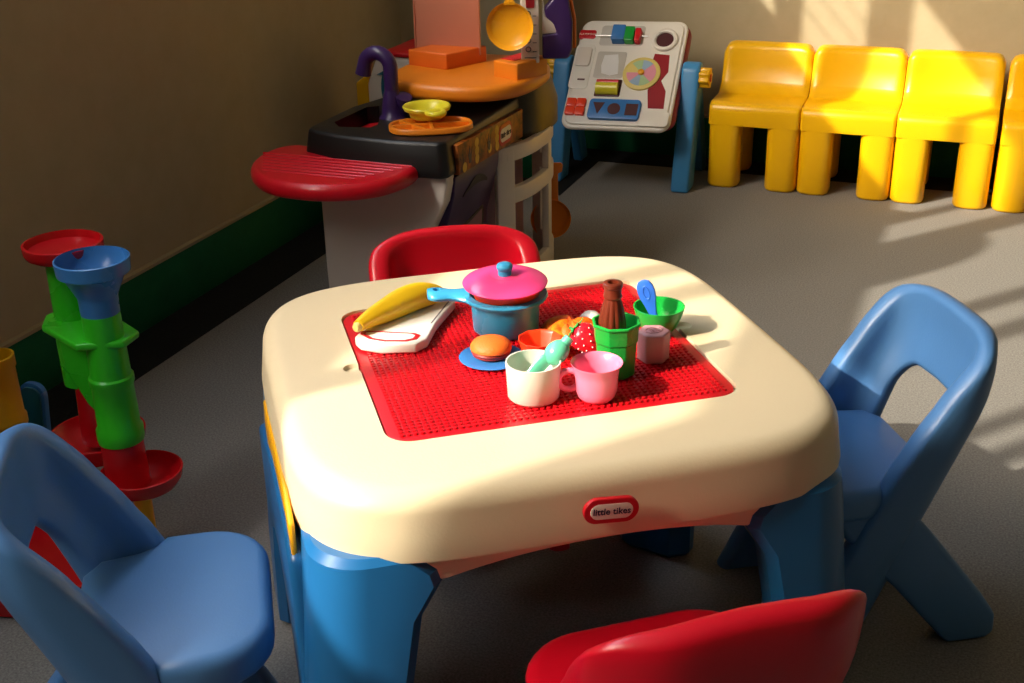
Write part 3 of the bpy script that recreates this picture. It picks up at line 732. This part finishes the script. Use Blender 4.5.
# front sticker strip
fs_ = kb(MB().prism([(2.345, 0.420), (2.735, 0.408), (2.735, 0.4765), (2.345, 0.4865)], -1.055, -1.0345, 'x'), 'control_panel', M['sticker'], bevel=0.002, seg=2)
for y0, z0 in ((2.445, 0.468), (2.445, 0.449), (2.445, 0.431), (2.565, 0.466), (2.565, 0.447), (2.565, 0.429), (2.375, 0.43), (2.52, 0.435)):
    dots = MB(); dots.lathe([(0.0001, 0), (0.011, 0), (0.011, 0.001), (0.0001, 0.001)], 16, T=T_(-1.035, y0, z0, 0, 0, PI / 2))
    kb(dots, 'dial_print', M['gold'], fs_)
for y0 in (2.405, 2.515):
    fl = MB(); fl.prism([(y0 - 0.012, 0.462), (y0 - 0.004, 0.432), (y0 + 0.006, 0.432), (y0 + 0.014, 0.466), (y0 + 0.004, 0.448), (y0, 0.470), (y0 - 0.006, 0.448)], -1.036, -1.0338, 'x')
    kb(fl, 'flame_print', M['navy'], fs_)
Tl = T_(-1.0342, 2.618, 0.4450, PI / 2, PI / 2)
bg2 = MB(); pillow(bg2, lambda i: rrect(0.080 - 2 * i, 0.050 - 2 * i, 0.02 - i, 6), -0.002, 0.001, 0.0006, T=Tl); bg2 = kb(bg2, 'badge', M['logo_red'], fs_)
wp2 = MB(); pillow(wp2, lambda i: rrect(0.066 - 2 * i, 0.032 - 2 * i, 0.012 - i, 6), 0, 0.002, 0.0004, T=Tl); kb(wp2, 'badge_face', M['logo_white'], bg2)
tx = text_part('lettering', 'little tikes', M['navy'], bg2, Matrix.Translation(-KO) @ Tl @ Matrix.Translation((0, 0, 0.0022)), 0.0155, 0.0004, 0.0008)
# corner unit: black upper drum, purple core, white lattice, orange worktop
cxx, cyy = -1.235, 2.80
drum = MB().loft([sup(0.160, 0.175, 2.6, 72, -1.17, 2.865, z) for z in (0.40, 0.46)] + [sup(0.152, 0.168, 2.3, 72, -1.17, 2.865, 0.50), sup(0.140, 0.155, 2.3, 72, -1.165, 2.855, 0.545)])
kb(drum, 'corner_drum', M['black'], sharp=60)
kb(MB().loft([sup(0.165, 0.17, 2.6, 64, cxx - 0.02, cyy + 0.02, z) for z in (0.0, 0.40)]), 'shelf_back', M['purple_grey'], sharp=60)
# white lattice wall following the drum's outline: a curved band with two rows of openings
def lat(t, z, off):
    p = sup(0.229 + off, 0.240 + off, 2.6, 720, cxx, cyy, z); return p[int((t % 360) / 360 * 720) % 720]
latt = MB()
def curved_bar(t0, t1, z0, z1, n=24, th=0.018):
    lp = []
    for k in range(n + 1):
        t = t0 + (t1 - t0) * k / n
        zz0 = z0(t) if callable(z0) else z0; zz1 = z1(t) if callable(z1) else z1
        lp.append([lat(t, zz0, 0), lat(t, zz0, -th), lat(t, zz1, -th), lat(t, zz1, 0)])
    latt.loft(lp)
curved_bar(-44, 60, 0.368, 0.405); curved_bar(-44, 60, 0.262, 0.302); curved_bar(-44, 60, 0.0, 0.09)
for t0, t1 in ((-44, -29), (6, 13), (48, 60)):
    curved_bar(t0, t1, 0.08, 0.40, 6)
kb(latt, 'lattice', M['kitchen_white'], bevel=0.003, seg=2, weld=False)
wtop = MB(); pillow(wtop, lambda i: [(x, y) for x, y, z in sup(0.178 - i, 0.195 - i, 2.6, 96, -1.152, 2.70, 0)], 0.536, 0.572, 0.013); kb(wtop, 'worktop', M['orange'])
# orange box at the back left with the pink splash panel, and orange block at the right
kb(MB().prism([(-1.318, 2.705), (-1.203, 2.675), (-1.150, 2.800), (-1.268, 2.835)], 0.570, 0.609), 'plinth', M['orange_deep'], bevel=0.004)
kb(MB().prism([(-1.328, 2.775), (-1.158, 2.775), (-1.158, 2.783), (-1.328, 2.783)], 0.59, 0.90).prism([(-1.331, 2.772), (-1.327, 2.772), (-1.327, 2.786), (-1.331, 2.786)], 0.59, 0.90), 'splash_panel', M['pink_clear'], bevel=0.001)
kb(MB().prism([(-1.070, 2.640), (-1.000, 2.612), (-0.962, 2.715), (-1.030, 2.76)], 0.568, 0.609), 'post_base', M['orange'], bevel=0.004)
kb(MB().prism([(-1.058, 2.66), (-1.018, 2.645), (-1.00, 2.70), (-1.03, 2.745)], 0.600, 0.6105), 'base_inlay', M['red'])
Tp = T_(-0.9930, 2.680, 0.600, math.radians(20))
post = kb(MB().box(-0.021, 0.021, -0.010, 0.022, 0, 0.32, T=Tp), 'phone_post', M['kitchen_white'], bevel=0.003)
kp = MB()
for k, zz in enumerate((0.032, 0.052, 0.072, 0.092, 0.112)):
    kp.torus((0, 0, 0), 0.0055, 0.0013, 16, 6, T=Tp @ T_(-0.004, -0.0105, zz, 0, PI / 2))
    kp.box(0.006, 0.015, -0.0112, -0.009, zz - 0.006, zz - 0.0045, T=Tp)
kp.box(-0.013, 0.014, -0.0112, -0.009, 0.012, 0.014, T=Tp)
kb(kp, 'keypad_print', M['phone_print'], post, weld=False)
kb(MB().prism([(-0.008, 0.125), (0.010, 0.125), (0.012, 0.16), (-0.010, 0.16)], -0.0118, -0.009, 'y', T=Tp), 'red_print', M['dark_red'], post)
# top rail (holds the pan) and hood
kb(MB().tube([(-1.25, 2.80, 0.90), (-1.10, 2.72, 0.905), (-1.00, 2.69, 0.91)], 0.012, 12), 'hanging_rail', M['orange'])
hk = MB(); hk.tube([(-1.018, 2.695, 0.905), (-1.018, 2.665, 0.89), (-1.018, 2.645, 0.865), (-1.018, 2.632, 0.872)], 0.004, 8); kb(hk, 'hook', M['orange'])
# telephone handset hanging on the post
H_ = thing('toy_telephone', 'purple toy telephone handset hanging on the white kitchen post', 'telephone', (-0.943, 2.712, 0.66), math.radians(20))
hp = [(-0.026, 0.062), (0.008, 0.100), (0.030, 0.085), (0.040, 0.030), (0.040, -0.030), (0.030, -0.052), (-0.030, -0.052), (-0.030, 0.004), (0.004, 0.006), (-0.004, 0.028), (-0.022, 0.042)]
MB().prism(hp, -0.020, 0.018, 'y').build('handset', M['purple'], H_, bevel=0.006)
MB().prism([(-0.030, 0.10), (-0.022, 0.042), (-0.004, 0.028), (0.004, 0.006), (-0.030, 0.004)], -0.012, 0.012, 'y').build('cradle', M['kitchen_white'], H_, bevel=0.002)
MB().tube([(0.012, 0.0, 0.1), (0.032, 0, 0.09), (0.043, 0, 0.035), (0.043, 0.0, -0.030)], 0.0055, 8).build('edge_trim', M['orange_deep'], H_)
# frying pan on the hook
F_ = thing('frying_pan', 'amber yellow toy frying pan hanging over the orange worktop', 'pan', (-1.018, 2.622, 0.692), math.radians(12))
Tf = T_(0, 0, 0, 0, PI / 2)
MB().lathe([(0.0001, 0.0), (0.043, 0.0), (0.0465, 0.003), (0.0515, 0.012), (0.0535, 0.0135), (0.0535, 0.0115), (0.049, 0.001), (0.0445, -0.004), (0.0001, -0.004)], 56, T=Tf).build('body', M['pan_yellow'], F_, sharp=50)
MB().loft([[(-w, -0.012, z), (w, -0.012, z), (w, -0.005, z), (-w, -0.005, z)] for z, w in ((0.047, 0.014), (0.058, 0.010), (0.075, 0.0095), (0.13, 0.012), (0.165, 0.013), (0.178, 0.008))]).build('handle', M['pan_yellow'], F_, bevel=0.002, seg=2)
# orange pan hung at the right flank
F2 = thing('frying_pan', 'orange toy frying pan hung upright on the kitchen flank near the floor', 'pan', (-1.062, 3.012, 0.112), math.radians(20))
Tf = T_(0, 0, 0, 0, PI / 2)
MB().lathe([(0.0001, 0.0), (0.044, 0.0), (0.048, 0.003), (0.053, 0.012), (0.055, 0.013), (0.055, 0.011), (0.050, 0.001), (0.046, -0.004), (0.0001, -0.004)], 48, T=Tf).build('body', M['orange'], F2, sharp=50)
MB().loft([[(-w, -0.006, z), (w, -0.006, z), (w, 0.004, z), (-w, 0.004, z)] for z, w in ((0.045, 0.017), (0.07, 0.016), (0.125, 0.016), (0.130, 0.027), (0.148, 0.029), (0.154, 0.024))], T=T_(0.004, 0, 0)).build('handle', M['orange'], F2, bevel=0.002, seg=2)
# red fold-out shelf
SH = [(-1.495, 2.290), (-1.482, 2.215), (-1.440, 2.140), (-1.375, 2.085), (-1.300, 2.068), (-1.220, 2.078), (-1.150, 2.120), (-1.112, 2.180), (-1.098, 2.250), (-1.108, 2.312), (-1.15, 2.330), (-1.28, 2.330), (-1.384, 2.335), (-1.400, 2.36), (-1.455, 2.375), (-1.487, 2.345)]
def shin(i):
    c0, c1 = -1.28, 2.23; out = []
    for x, y in SH:
        d = math.hypot(x - c0, y - c1); out.append((x - (x - c0) / d * i, y - (y - c1) / d * i))
    return out
def smooth(P, n=4):
    V = [Vector((x, y, 0)) for x, y in P]; N = len(V); out = []
    for i in range(N):
        p0, p1, p2, p3 = V[i - 1], V[i], V[(i + 1) % N], V[(i + 2) % N]
        for k in range(n):
            t = k / n; q = 0.5 * ((2 * p1) + (-p0 + p2) * t + (2 * p0 - 5 * p1 + 4 * p2 - p3) * t * t + (-p0 + 3 * p1 - 3 * p2 + p3) * t ** 3); out.append((q.x, q.y))
    return out
sh = MB(); pillow(sh, lambda i: smooth(shin(i)), 0.412, 0.450, 0.018, k=6)
for v_ in range(len(sh.v)):
    x, y, z = sh.v[v_]; sh.v[v_] = (-1.285 + (x + 1.285) * 0.965, 2.32 + (y - 2.32) * (0.90 if y < 2.32 else 1), z)
shelf = kb(sh, 'side_shelf', M['shelf_red'], sharp=60)
shelf['label'] = 'rounded red drainer shelf with ridges'
rb = MB()
for k in range(7):
    y = 2.165 + 0.02 * k; h = 0.11 + 0.012 * k
    rb.tube([(-1.30 - h, y, 0.4490), (-1.30, y - 0.004, 0.4502), (-1.30 + h, y, 0.4490)], 0.0026, 6)
kb(rb, 'ridge', M['shelf_red'], shelf, weld=False)
# faucet and tap
fa = MB(); fa.lathe([(0.0001, 0.497), (0.032, 0.497), (0.030, 0.503), (0.025, 0.507), (0.0235, 0.525), (0.0200, 0.548), (0.0165, 0.562)], 32, (-1.254, 2.480, 0)); 
pts = [(-1.254, 2.48, 0.55), (-1.254, 2.48, 0.615)] + [(-1.254 - 0.032 + 0.032 * math.cos(a), 2.48, 0.612 + 0.032 * math.sin(a)) for a in [PI * k / 10 * 0.95 for k in range(1, 11)]]
pts += [(-1.323, 2.48, 0.594)]
fa.tube(pts, [0.0165] * 2 + [0.0165] * 10 + [0.0185], 18)
kb(fa, 'faucet', M['purple'], sharp=60, weld=False)
tp_ = MB(); tp_.tube([(-1.236, 2.488, 0.499), (-1.233, 2.487, 0.525), (-1.224, 2.480, 0.550)], [0.013, 0.015, 0.019], 16)
kb(tp_, 'tap_handle', M['purple'])
# burner grate (orange) and yellow pan
g = thing('burner_tray', 'orange toy tray with four wells on the black counter', 'tray', (-1.125, 2.405, 0.5002), math.radians(30))
gm = MB()
oo = lambda i: [(x, y) for x, y, z in sup(0.092 - i, 0.060 - i, 2.6, 56)]
loops = [[(x, y, z) for x, y in oo(i)] for i, z in ((0.004, 0), (0.0, 0.003), (0.0, 0.012), (0.002, 0.014), (0.006, 0.014), (0.008, 0.012), (0.010, 0.004))]
gm.loft(loops).build('body', M['orange'], g, sharp=50)
bs = MB(); bs.box(-0.084, 0.084, -0.0035, 0.0035, 0.003, 0.0138); bs.box(-0.0035, 0.0035, -0.054, 0.054, 0.003, 0.0136); bs.box(-0.004, 0.003, -0.054, 0.054, 0.003, 0.0137, T=T_(-0.04, 0, 0, 0.5))
bs.build('divider', M['orange'], g, bevel=0.001, seg=2, weld=False)
y_ = thing('measuring_pan', 'lemon yellow toy double-ring pan on the orange tray', 'pan', (-1.152, 2.445, 0.5146), math.radians(-10))
MB().lathe([(0.0001, 0.0), (0.034, 0.0), (0.038, 0.004), (0.041, 0.018), (0.051, 0.019), (0.054, 0.026), (0.051, 0.029), (0.044, 0.0265), (0.039, 0.020), (0.030, 0.004), (0.0001, 0.003)], 48).build('body', M['yellow_green'], y_, sharp=50)
MB().torus((0.046, -0.032, 0.0225), 0.0175, 0.0068, 32, 10).build('side_ring', M['yellow_green'], y_)

# toy behind the kitchen
B_ = thing('toy_stand', 'white and yellow toy stand with red top behind the purple faucet', 'toy', (-1.56, 3.2, 0), 0)
MB().prism([(-0.085, 0.0), (0.11, 0.0), (0.11, 0.504), (-0.03, 0.508), (-0.055, 0.49), (-0.085, 0.42)], -0.10, 0.10, 'y').build('body', M['kitchen_white'], B_, bevel=0.008)
MB().prism([(-0.118, 0.0), (-0.080, 0.0), (-0.080, 0.42), (-0.075, 0.455), (-0.118, 0.425)], -0.105, 0.105, 'y').build('side', M['tower_yellow'], B_, bevel=0.006)['label'] = 'yellow side'
MB().prism([(-0.03, 0.505), (0.11, 0.501), (0.11, 0.514), (-0.03, 0.518)], -0.104, 0.104, 'y').build('top', M['red'], B_, bevel=0.004)['label'] = 'red top'
MB().loft([[(x * 0.028 - 0.01, h, 0.415 + z * 0.06) for x, z in [(math.cos(2 * PI * k / 28), math.sin(2 * PI * k / 28)) for k in range(28)]] for h in (-0.098, -0.1035)]).build('dial', M['teal'], B_)
MB().loft([[(x * 0.013 + 0.005, h, 0.405 + z * 0.036) for x, z in [(math.cos(2 * PI * k / 24), math.sin(2 * PI * k / 24)) for k in range(24)]] for h in (-0.101, -0.1045)]).build('dial_centre', M['red'], B_)
MB().prism([(-0.05, 0.452), (-0.02, 0.468), (0.0, 0.472), (-0.01, 0.462), (-0.03, 0.452)], -0.1035, -0.098, 'y').build('dial_top', M['teal'], B_)
text_part('lettering', 'ala', M['navy'], B_, T_(0.065, -0.1006, 0.470, 0, PI / 2), 0.030, 0.0008, 0.0008)

# ------------------------------------------------------------------ activity easel
E_ = thing('activity_easel', 'tilted white toy activity panel on blue legs against the back wall', 'toy', (-1.07, 3.75, 0), 0)
tilt = math.atan2(0.3, 0.287)       # back lean of the panel
EP = Matrix.Translation((0, 0, 0.345)) @ Matrix.Rotation(PI / 2 - tilt, 4, 'X') @ Matrix.Rotation(math.radians(2.2), 4, 'Z') @ Matrix.Translation((-0.004, 0.008, 0))
# local panel: x right, y up the slope, z outward
EP0 = EP
def ep(poly, z0, z1, **k): return MB().prism(poly, z0, z1, 'z', T=EP)
pm = MB(); pillow(pm, lambda i: rrect(0.350 - 2 * i, 0.410 - 2 * i, 0.036 - i, 8, 0, 0.003), -0.018, 0.0, 0.008, T=EP); panel = pm.build('panel', M['white'], E_)
rimm = MB(); pillow(rimm, lambda i: rrect(0.328 - 2 * i, 0.388 - 2 * i, 0.030 - i, 8, 0, 0.003), -0.002, 0.006, 0.005, T=EP); rimm.build('face', M['white'], panel)
bk = MB(); pillow(bk, lambda i: rrect(0.352 - 2 * i, 0.385 - 2 * i, 0.038 - i, 8, 0.005, 0.018), -0.055, -0.016, 0.012, T=EP); bk.build('back_shell', M['dark_red'], E_)
EP = EP0 @ Matrix.Translation((0.004, -0.014, 0))
Z0 = 0.0055
def flat(name, poly, z1, mat, par=None, bev=0.0015): return ep(poly, Z0 - 0.004, Z0 + z1).build(name, mat, par or panel, bevel=bev, seg=2)
def sq_(x0, x1, y0, y1): return [(x0, y0), (x1, y0), (x1, y1), (x0, y1)]
lg = flat('logo', rrect(0.056, 0.034, 0.008, 4, -0.152, 0.160), 0.002, M['logo_red'])
text_part('lettering', 'PLAYSKOOL', M['logo_white'], lg, EP @ T_(-0.152, 0.160, Z0 + 0.0024), 0.0105, 0.0003)
flat('bead_tray', rrect(0.146, 0.080, 0.012, 5, -0.036, 0.157), 0.0006, M['frame'])
MB().tube([(-0.122, 0.150, Z0 + 0.010), (0.052, 0.150, Z0 + 0.010)], 0.0014, 8, T=EP).build('bead_wire', M['wire'], panel)
flat('bead', rrect(0.042, 0.056, 0.004, 3, -0.044, 0.153), 0.028, M['saucer_blue'])
flat('bead', rrect(0.030, 0.052, 0.004, 3, -0.008, 0.150), 0.026, M['green'])
flat('bead', rrect(0.018, 0.048, 0.004, 3, 0.019, 0.148), 0.024, M['red'])
flat('slider_plate', rrect(0.064, 0.168, 0.014, 5, -0.147, 0.036), 0.003, M['white'])
flat('slider', rrect(0.048, 0.070, 0.008, 4, -0.147, 0.070), 0.010, M['kitchen_white'])
flat('slot', sq_(-0.152, -0.128, -0.017, -0.011), 0.0034, M['dark_hole'], bev=0)
flat('mirror_frame', rrect(0.096, 0.100, 0.008, 4, -0.056, 0.045), 0.002, M['frame'])
flat('mirror', [(-0.080, 0.080), (-0.036, 0.084), (-0.030, 0.060), (-0.024, 0.010), (-0.050, 0.004), (-0.078, 0.012), (-0.084, 0.04)], 0.003, M['mirror'], bev=0)
ro = flat('roller_frame', rrect(0.084, 0.066, 0.006, 4, -0.046, -0.042), 0.001, M['dark_hole'])
MB().tube([(-0.082, -0.046, Z0 + 0.004), (-0.012, -0.046, Z0 + 0.004)], 0.021, 20, T=EP).build('roller', M['yellow_green'], panel)
MB().tube([(-0.082, -0.030, Z0 + 0.011), (-0.012, -0.030, Z0 + 0.011)], 0.011, 16, T=EP).build('roller_band', M['red'], panel)
for i in range(2):
    for j in range(2):
        flat('button', rrect(0.030, 0.029, 0.004, 3, -0.153 + 0.032 * i, -0.133 + 0.031 * j), 0.010, M['orange_red'])
sb_ = flat('shape_sorter', rrect(0.165, 0.072, 0.012, 5, -0.010, -0.125), 0.012, M['saucer_blue'])
MB().prism([(-0.080, -0.103), (-0.042, -0.103), (-0.060, -0.146)], 0, 0.0182, T=EP).build('shape_hole', M['dark_hole'], sb_)
MB().lathe([(0.0001, 0), (0.0205, 0), (0.0205, 0.0182), (0.0001, 0.0182)], 28, (-0.010, -0.125, 0), T=EP).build('shape_hole', M['dark_hole'], sb_)
MB().prism(sq_(0.027, 0.066, -0.147, -0.105), 0, 0.0182, T=EP).build('shape_hole', M['dark_hole'], sb_)
MB().torus((0.106, 0.141, Z0 + 0.004), 0.035, 0.0075, 36, 10, T=EP).build('hole_rim', M['white'], panel)
MB().lathe([(0.0001, 0.0), (0.0315, 0.0), (0.0315, 0.0075), (0.0001, 0.0075)], 32, (0.106, 0.141, 0), T=EP).build('round_hole', M['dark_hole'], panel)
slot = [(0.082, 0.090), (0.130, 0.086), (0.136, 0.023), (0.119, -0.010), (0.140, -0.048), (0.144, -0.112), (0.094, -0.112), (0.082, -0.046), (0.093, -0.010), (0.108, 0.030), (0.078, 0.057)]
flat('ball_run', slot, 0.0015, M['dark_red'], bev=0)
flat('tray', rrect(0.096, 0.054, 0.012, 5, 0.118, -0.150), 0.003, M['white'])
wc = (0.053, 0.012)
MB().lathe([(0.0001, 0.0), (0.060, 0.0), (0.060, 0.010), (0.054, 0.013), (0.0001, 0.013)], 48, (wc[0], wc[1], 0.002), T=EP).build('wheel', M['pastel_yellow'], panel)
for k, mm in enumerate(('pastel_pink', 'pastel_blue', 'pastel_green', 'pastel_yellow', 'pastel_pink', 'pastel_blue', 'pastel_green', 'pastel_pink')):
    a0, a1 = 2 * PI * k / 8, 2 * PI * (k + 1) / 8
    MB().prism([(wc[0], wc[1])] + [(wc[0] + 0.047 * math.cos(a0 + (a1 - a0) * q / 5), wc[1] + 0.047 * math.sin(a0 + (a1 - a0) * q / 5)) for q in range(6)], 0.012, 0.0162, T=EP).build('wheel_segment', M[mm], panel)
MB().lathe([(0.010, 0.015), (0.010, 0.022), (0.006, 0.025), (0.0001, 0.0255)], 20, (wc[0], wc[1], 0), T=EP).build('wheel_knob', M['pan_yellow'], panel)
# legs: broad planks, each side
for sx, x0, x1 in ((1, 0.172, 0.230), (-1, -0.250, -0.194)):
    poly = [(-0.065, 0.0), (0.020, 0.0), (0.100, 0.35), (0.086, 0.388), (0.050, 0.392), (0.026, 0.375)]
    MB().prism(poly, x0, x1, 'x').build('leg', M['easel_blue'], E_, bevel=0.010)
    poly = [(0.200, 0.0), (0.27, 0.0), (0.11, 0.38), (0.06, 0.37)]
    MB().prism(poly, x0 + 0.012, x1 - 0.012, 'x').build('leg', M['easel_blue'], E_, bevel=0.006)
    kn = MB(); n = 64
    xk0, xk1 = (x1 - 0.002, x1 + 0.030) if sx > 0 else (x0 - 0.030, x0 + 0.002)
    ring = lambda r: [((r + 0.0035 * math.sin(8 * 2 * PI * i / n)) * math.cos(2 * PI * i / n) + 0.055, (r + 0.0035 * math.sin(8 * 2 * PI * i / n)) * math.sin(2 * PI * i / n) + 0.345) for i in range(n)]
    ka, kc = (xk0, xk1) if sx > 0 else (xk1, xk0)
    kn.loft([[(ka, a, b) for a, b in ring(0.030)], [(kc, a, b) for a, b in ring(0.030)]])
    knob = kn.build('knob', M['tower_yellow'], E_, bevel=0.002, seg=2, sharp=50)
    MB().tube([(kc - 0.004 * sx, 0.055, 0.345), (kc + 0.003 * sx, 0.055, 0.345)], 0.012, 18).build('knob_cap', M['red'], knob)

# ------------------------------------------------------------------ ball tower by the left wall
W_ = thing('ball_run_tower', 'toy ball-run tower with green tubes, blue funnel and red dishes by the left wall', 'toy', (-1.26, 1.42, 0), 0)
def wt(name, mat, prof, x, y, n=40, par=None, **k):
    return MB().lathe(prof, n, (x, y, 0), **k).build(name, mat, par or W_, sharp=45)
fx, fy = 0.012, 0.0
bx_, by_ = -0.092, 0.055
wt('base_dish', M['tower_red'], [(0.0001, 0.0), (0.130, 0.0), (0.138, 0.004), (0.140, 0.035), (0.135, 0.036), (0.130, 0.008), (0.0001, 0.006)], -0.10, -0.10)
wt('post', M['tower_yellow'], [(0.015, 0.0), (0.015, 0.11), (0.020, 0.128)], fx + 0.018, fy + 0.005)
wt('lower_dish', M['tower_red'], [(0.0001, 0.122), (0.03, 0.122), (0.056, 0.136), (0.065, 0.150), (0.067, 0.163), (0.064, 0.164), (0.061, 0.156), (0.052, 0.143), (0.03, 0.134), (0.0001, 0.133)], fx + 0.030, fy)
wt('lower_dish', M['tower_red'], [(0.0001, 0.142), (0.03, 0.142), (0.068, 0.158), (0.078, 0.176), (0.080, 0.190), (0.076, 0.191), (0.072, 0.182), (0.06, 0.168), (0.03, 0.155), (0.0001, 0.154)], bx_ + 0.015, by_ - 0.01)
wt('collar', M['tower_red'], [(0.037, 0.130), (0.034, 0.215), (0.036, 0.235)], fx, fy)
wt('collar', M['tower_red'], [(0.037, 0.175), (0.033, 0.29), (0.034, 0.32)], bx_ + 0.02, by_)
wt('tube', M['lime'], [(0.0365, 0.215), (0.0375, 0.220), (0.0375, 0.238), (0.034, 0.243), (0.033, 0.315), (0.0355, 0.320), (0.0355, 0.330), (0.032, 0.333), (0.0295, 0.452)], fx, fy)
wt('tube', M['lime'], [(0.034, 0.28), (0.0345, 0.36), (0.031, 0.37), (0.030, 0.50)], bx_, by_)
wt('funnel', M['funnel_blue'], [(0.0300, 0.440), (0.0305, 0.466), (0.0315, 0.470), (0.046, 0.502), (0.0555, 0.508), (0.0570, 0.530), (0.0545, 0.531), (0.052, 0.512), (0.044, 0.503), (0.030, 0.470), (0.028, 0.44)], fx, fy, 48)
wt('top_dish', M['tower_red'], [(0.026, 0.478), (0.028, 0.495), (0.05, 0.502), (0.060, 0.508), (0.063, 0.515), (0.063, 0.527), (0.059, 0.528), (0.056, 0.516), (0.0001, 0.510)], bx_ + 0.003, by_, 48)
ck = MB()
pl_ = [(bx_ - 0.045, by_ - 0.015), (bx_ - 0.02, by_ - 0.055), (fx - 0.02, fy - 0.045), (fx + 0.045, fy - 0.01), (fx + 0.04, fy + 0.035), (bx_ + 0.03, by_ + 0.04), (bx_ - 0.04, by_ + 0.02)]
ck.prism(pl_, 0.388, 0.400).build('connector', M['lime'], W_, bevel=0.004)
MB().prism([(bx_ + 0.01, 0.40), (bx_ + 0.075, 0.385), (fx - 0.01, 0.30), (fx - 0.012, 0.235), (bx_ + 0.05, 0.27), (bx_ + 0.015, 0.33)], by_ - 0.06, by_ - 0.01, 'y').build('chute', M['lime'], W_, bevel=0.006)
# yellow tube and blue cup at the left edge
Y_ = thing('toy_tube', 'yellow toy tube at the left edge beside the ball tower', 'toy', (-1.592, 1.52, 0), 0)
MB().lathe([(0.037, 0.0), (0.039, 0.004), (0.039, 0.03), (0.036, 0.034), (0.0355, 0.13), (0.038, 0.134), (0.038, 0.148), (0.0345, 0.154), (0.0335, 0.245), (0.036, 0.249), (0.036, 0.270), (0.032, 0.271), (0.030, 0.25), (0.030, 0.01)], 36).build('tube', M['tower_yellow'], Y_, sharp=45)
U_ = thing('toy_tray', 'blue toy tray standing behind the yellow tube', 'toy', (-1.618, 1.60, 0), 0)
MB().loft([[(x, h + z * 0.12, z) for x, z in rrect(0.060, 0.165, 0.025, 6, 0, 0.0825)] for h in (0.0, 0.012)]).build('tray', M['funnel_blue'], U_, bevel=0.002, seg=2)
MB().loft([[(x, h + z * 0.12, z) for x, z in rrect(0.046, 0.150, 0.018, 6, 0, 0.0825)] for h in (-0.004, 0.002)]).build('inset', M['teal'], U_, bevel=0.001, seg=2)

# ------------------------------------------------------------------ light
az, te = math.radians(50.5), 0.70
S = Vector((math.cos(az), math.sin(az), -te)).normalized()
sun = bpy.data.lights.new('sun', 'SUN'); sun.energy = 6.8; sun.angle = math.radians(0.6); sun.color = (1.0, 0.91, 0.76)
so = bpy.data.objects.new('sun', sun); C.objects.link(so); so.rotation_euler = S.to_track_quat('-Z', 'Y').to_euler(); so.location = (-4, -2, 4)
w = bpy.data.worlds.new('sky'); sc.world = w; w.use_nodes = True
nt = w.node_tree; bgn = nt.nodes['Background']
sky = nt.nodes.new('ShaderNodeTexSky'); sky.sky_type = 'NISHITA'; sky.sun_disc = False
sky.sun_elevation = math.atan(te); sky.sun_rotation = math.radians(220); sky.air_density = 1.5; sky.dust_density = 4.0
mixw = nt.nodes.new('ShaderNodeMix'); mixw.data_type = 'RGBA'; mixw.inputs[0].default_value = 0.75
mixw.inputs[7].default_value = (0.86, 0.94, 1.0, 1)
nt.links.new(sky.outputs[0], mixw.inputs[6]); nt.links.new(mixw.outputs[2], bgn.inputs['Color'])
bgn.inputs['Strength'].default_value = 9.5
pt = bpy.data.lights.new('window_portal', 'AREA'); pt.shape = 'RECTANGLE'; pt.size = WY1 - WY0; pt.size_y = WZ1 - WZ0
pt.cycles.is_portal = True
po = bpy.data.objects.new('window_portal', pt); C.objects.link(po); po.location = (XL - 0.035, (WY0 + WY1) / 2, (WZ0 + WZ1) / 2)
po.rotation_euler = (PI / 2, 0, -PI / 2)

# ------------------------------------------------------------------ camera
cam = bpy.data.cameras.new('camera'); co = bpy.data.objects.new('camera', cam); C.objects.link(co)
cam.sensor_width = 36.0; cam.sensor_fit = 'HORIZONTAL'; cam.lens = 36.0 * 1228.1 / 1024.0; cam.clip_start = 0.01
PIT, ROL, CYW = 0.42, -0.0195, 0.3741
cp, sp_ = math.cos(PIT), math.sin(PIT)
fw = Vector((0, cp, -sp_)); up0 = Vector((0, sp_, cp)); rt0 = Vector((1, 0, 0))
rt = math.cos(ROL) * rt0 + math.sin(ROL) * up0; up = -math.sin(ROL) * rt0 + math.cos(ROL) * up0
Rz = Matrix.Rotation(CYW, 3, 'Z'); rt, up, fw = Rz @ rt, Rz @ up, Rz @ fw
mat = Matrix((rt, up, -fw)).transposed().to_4x4(); mat.translation = (0, 0, 1.17)
co.matrix_world = mat
sc.camera = co

sc.view_settings.view_transform = 'Standard'; sc.view_settings.look = 'None'; sc.view_settings.gamma = 1.0
sc.view_settings.use_curve_mapping = False; sc.view_settings.exposure = -0.2
sc.cycles.use_denoising = True
sc.cycles.max_bounces = 10; sc.cycles.diffuse_bounces = 6; sc.cycles.sample_clamp_indirect = 6.0
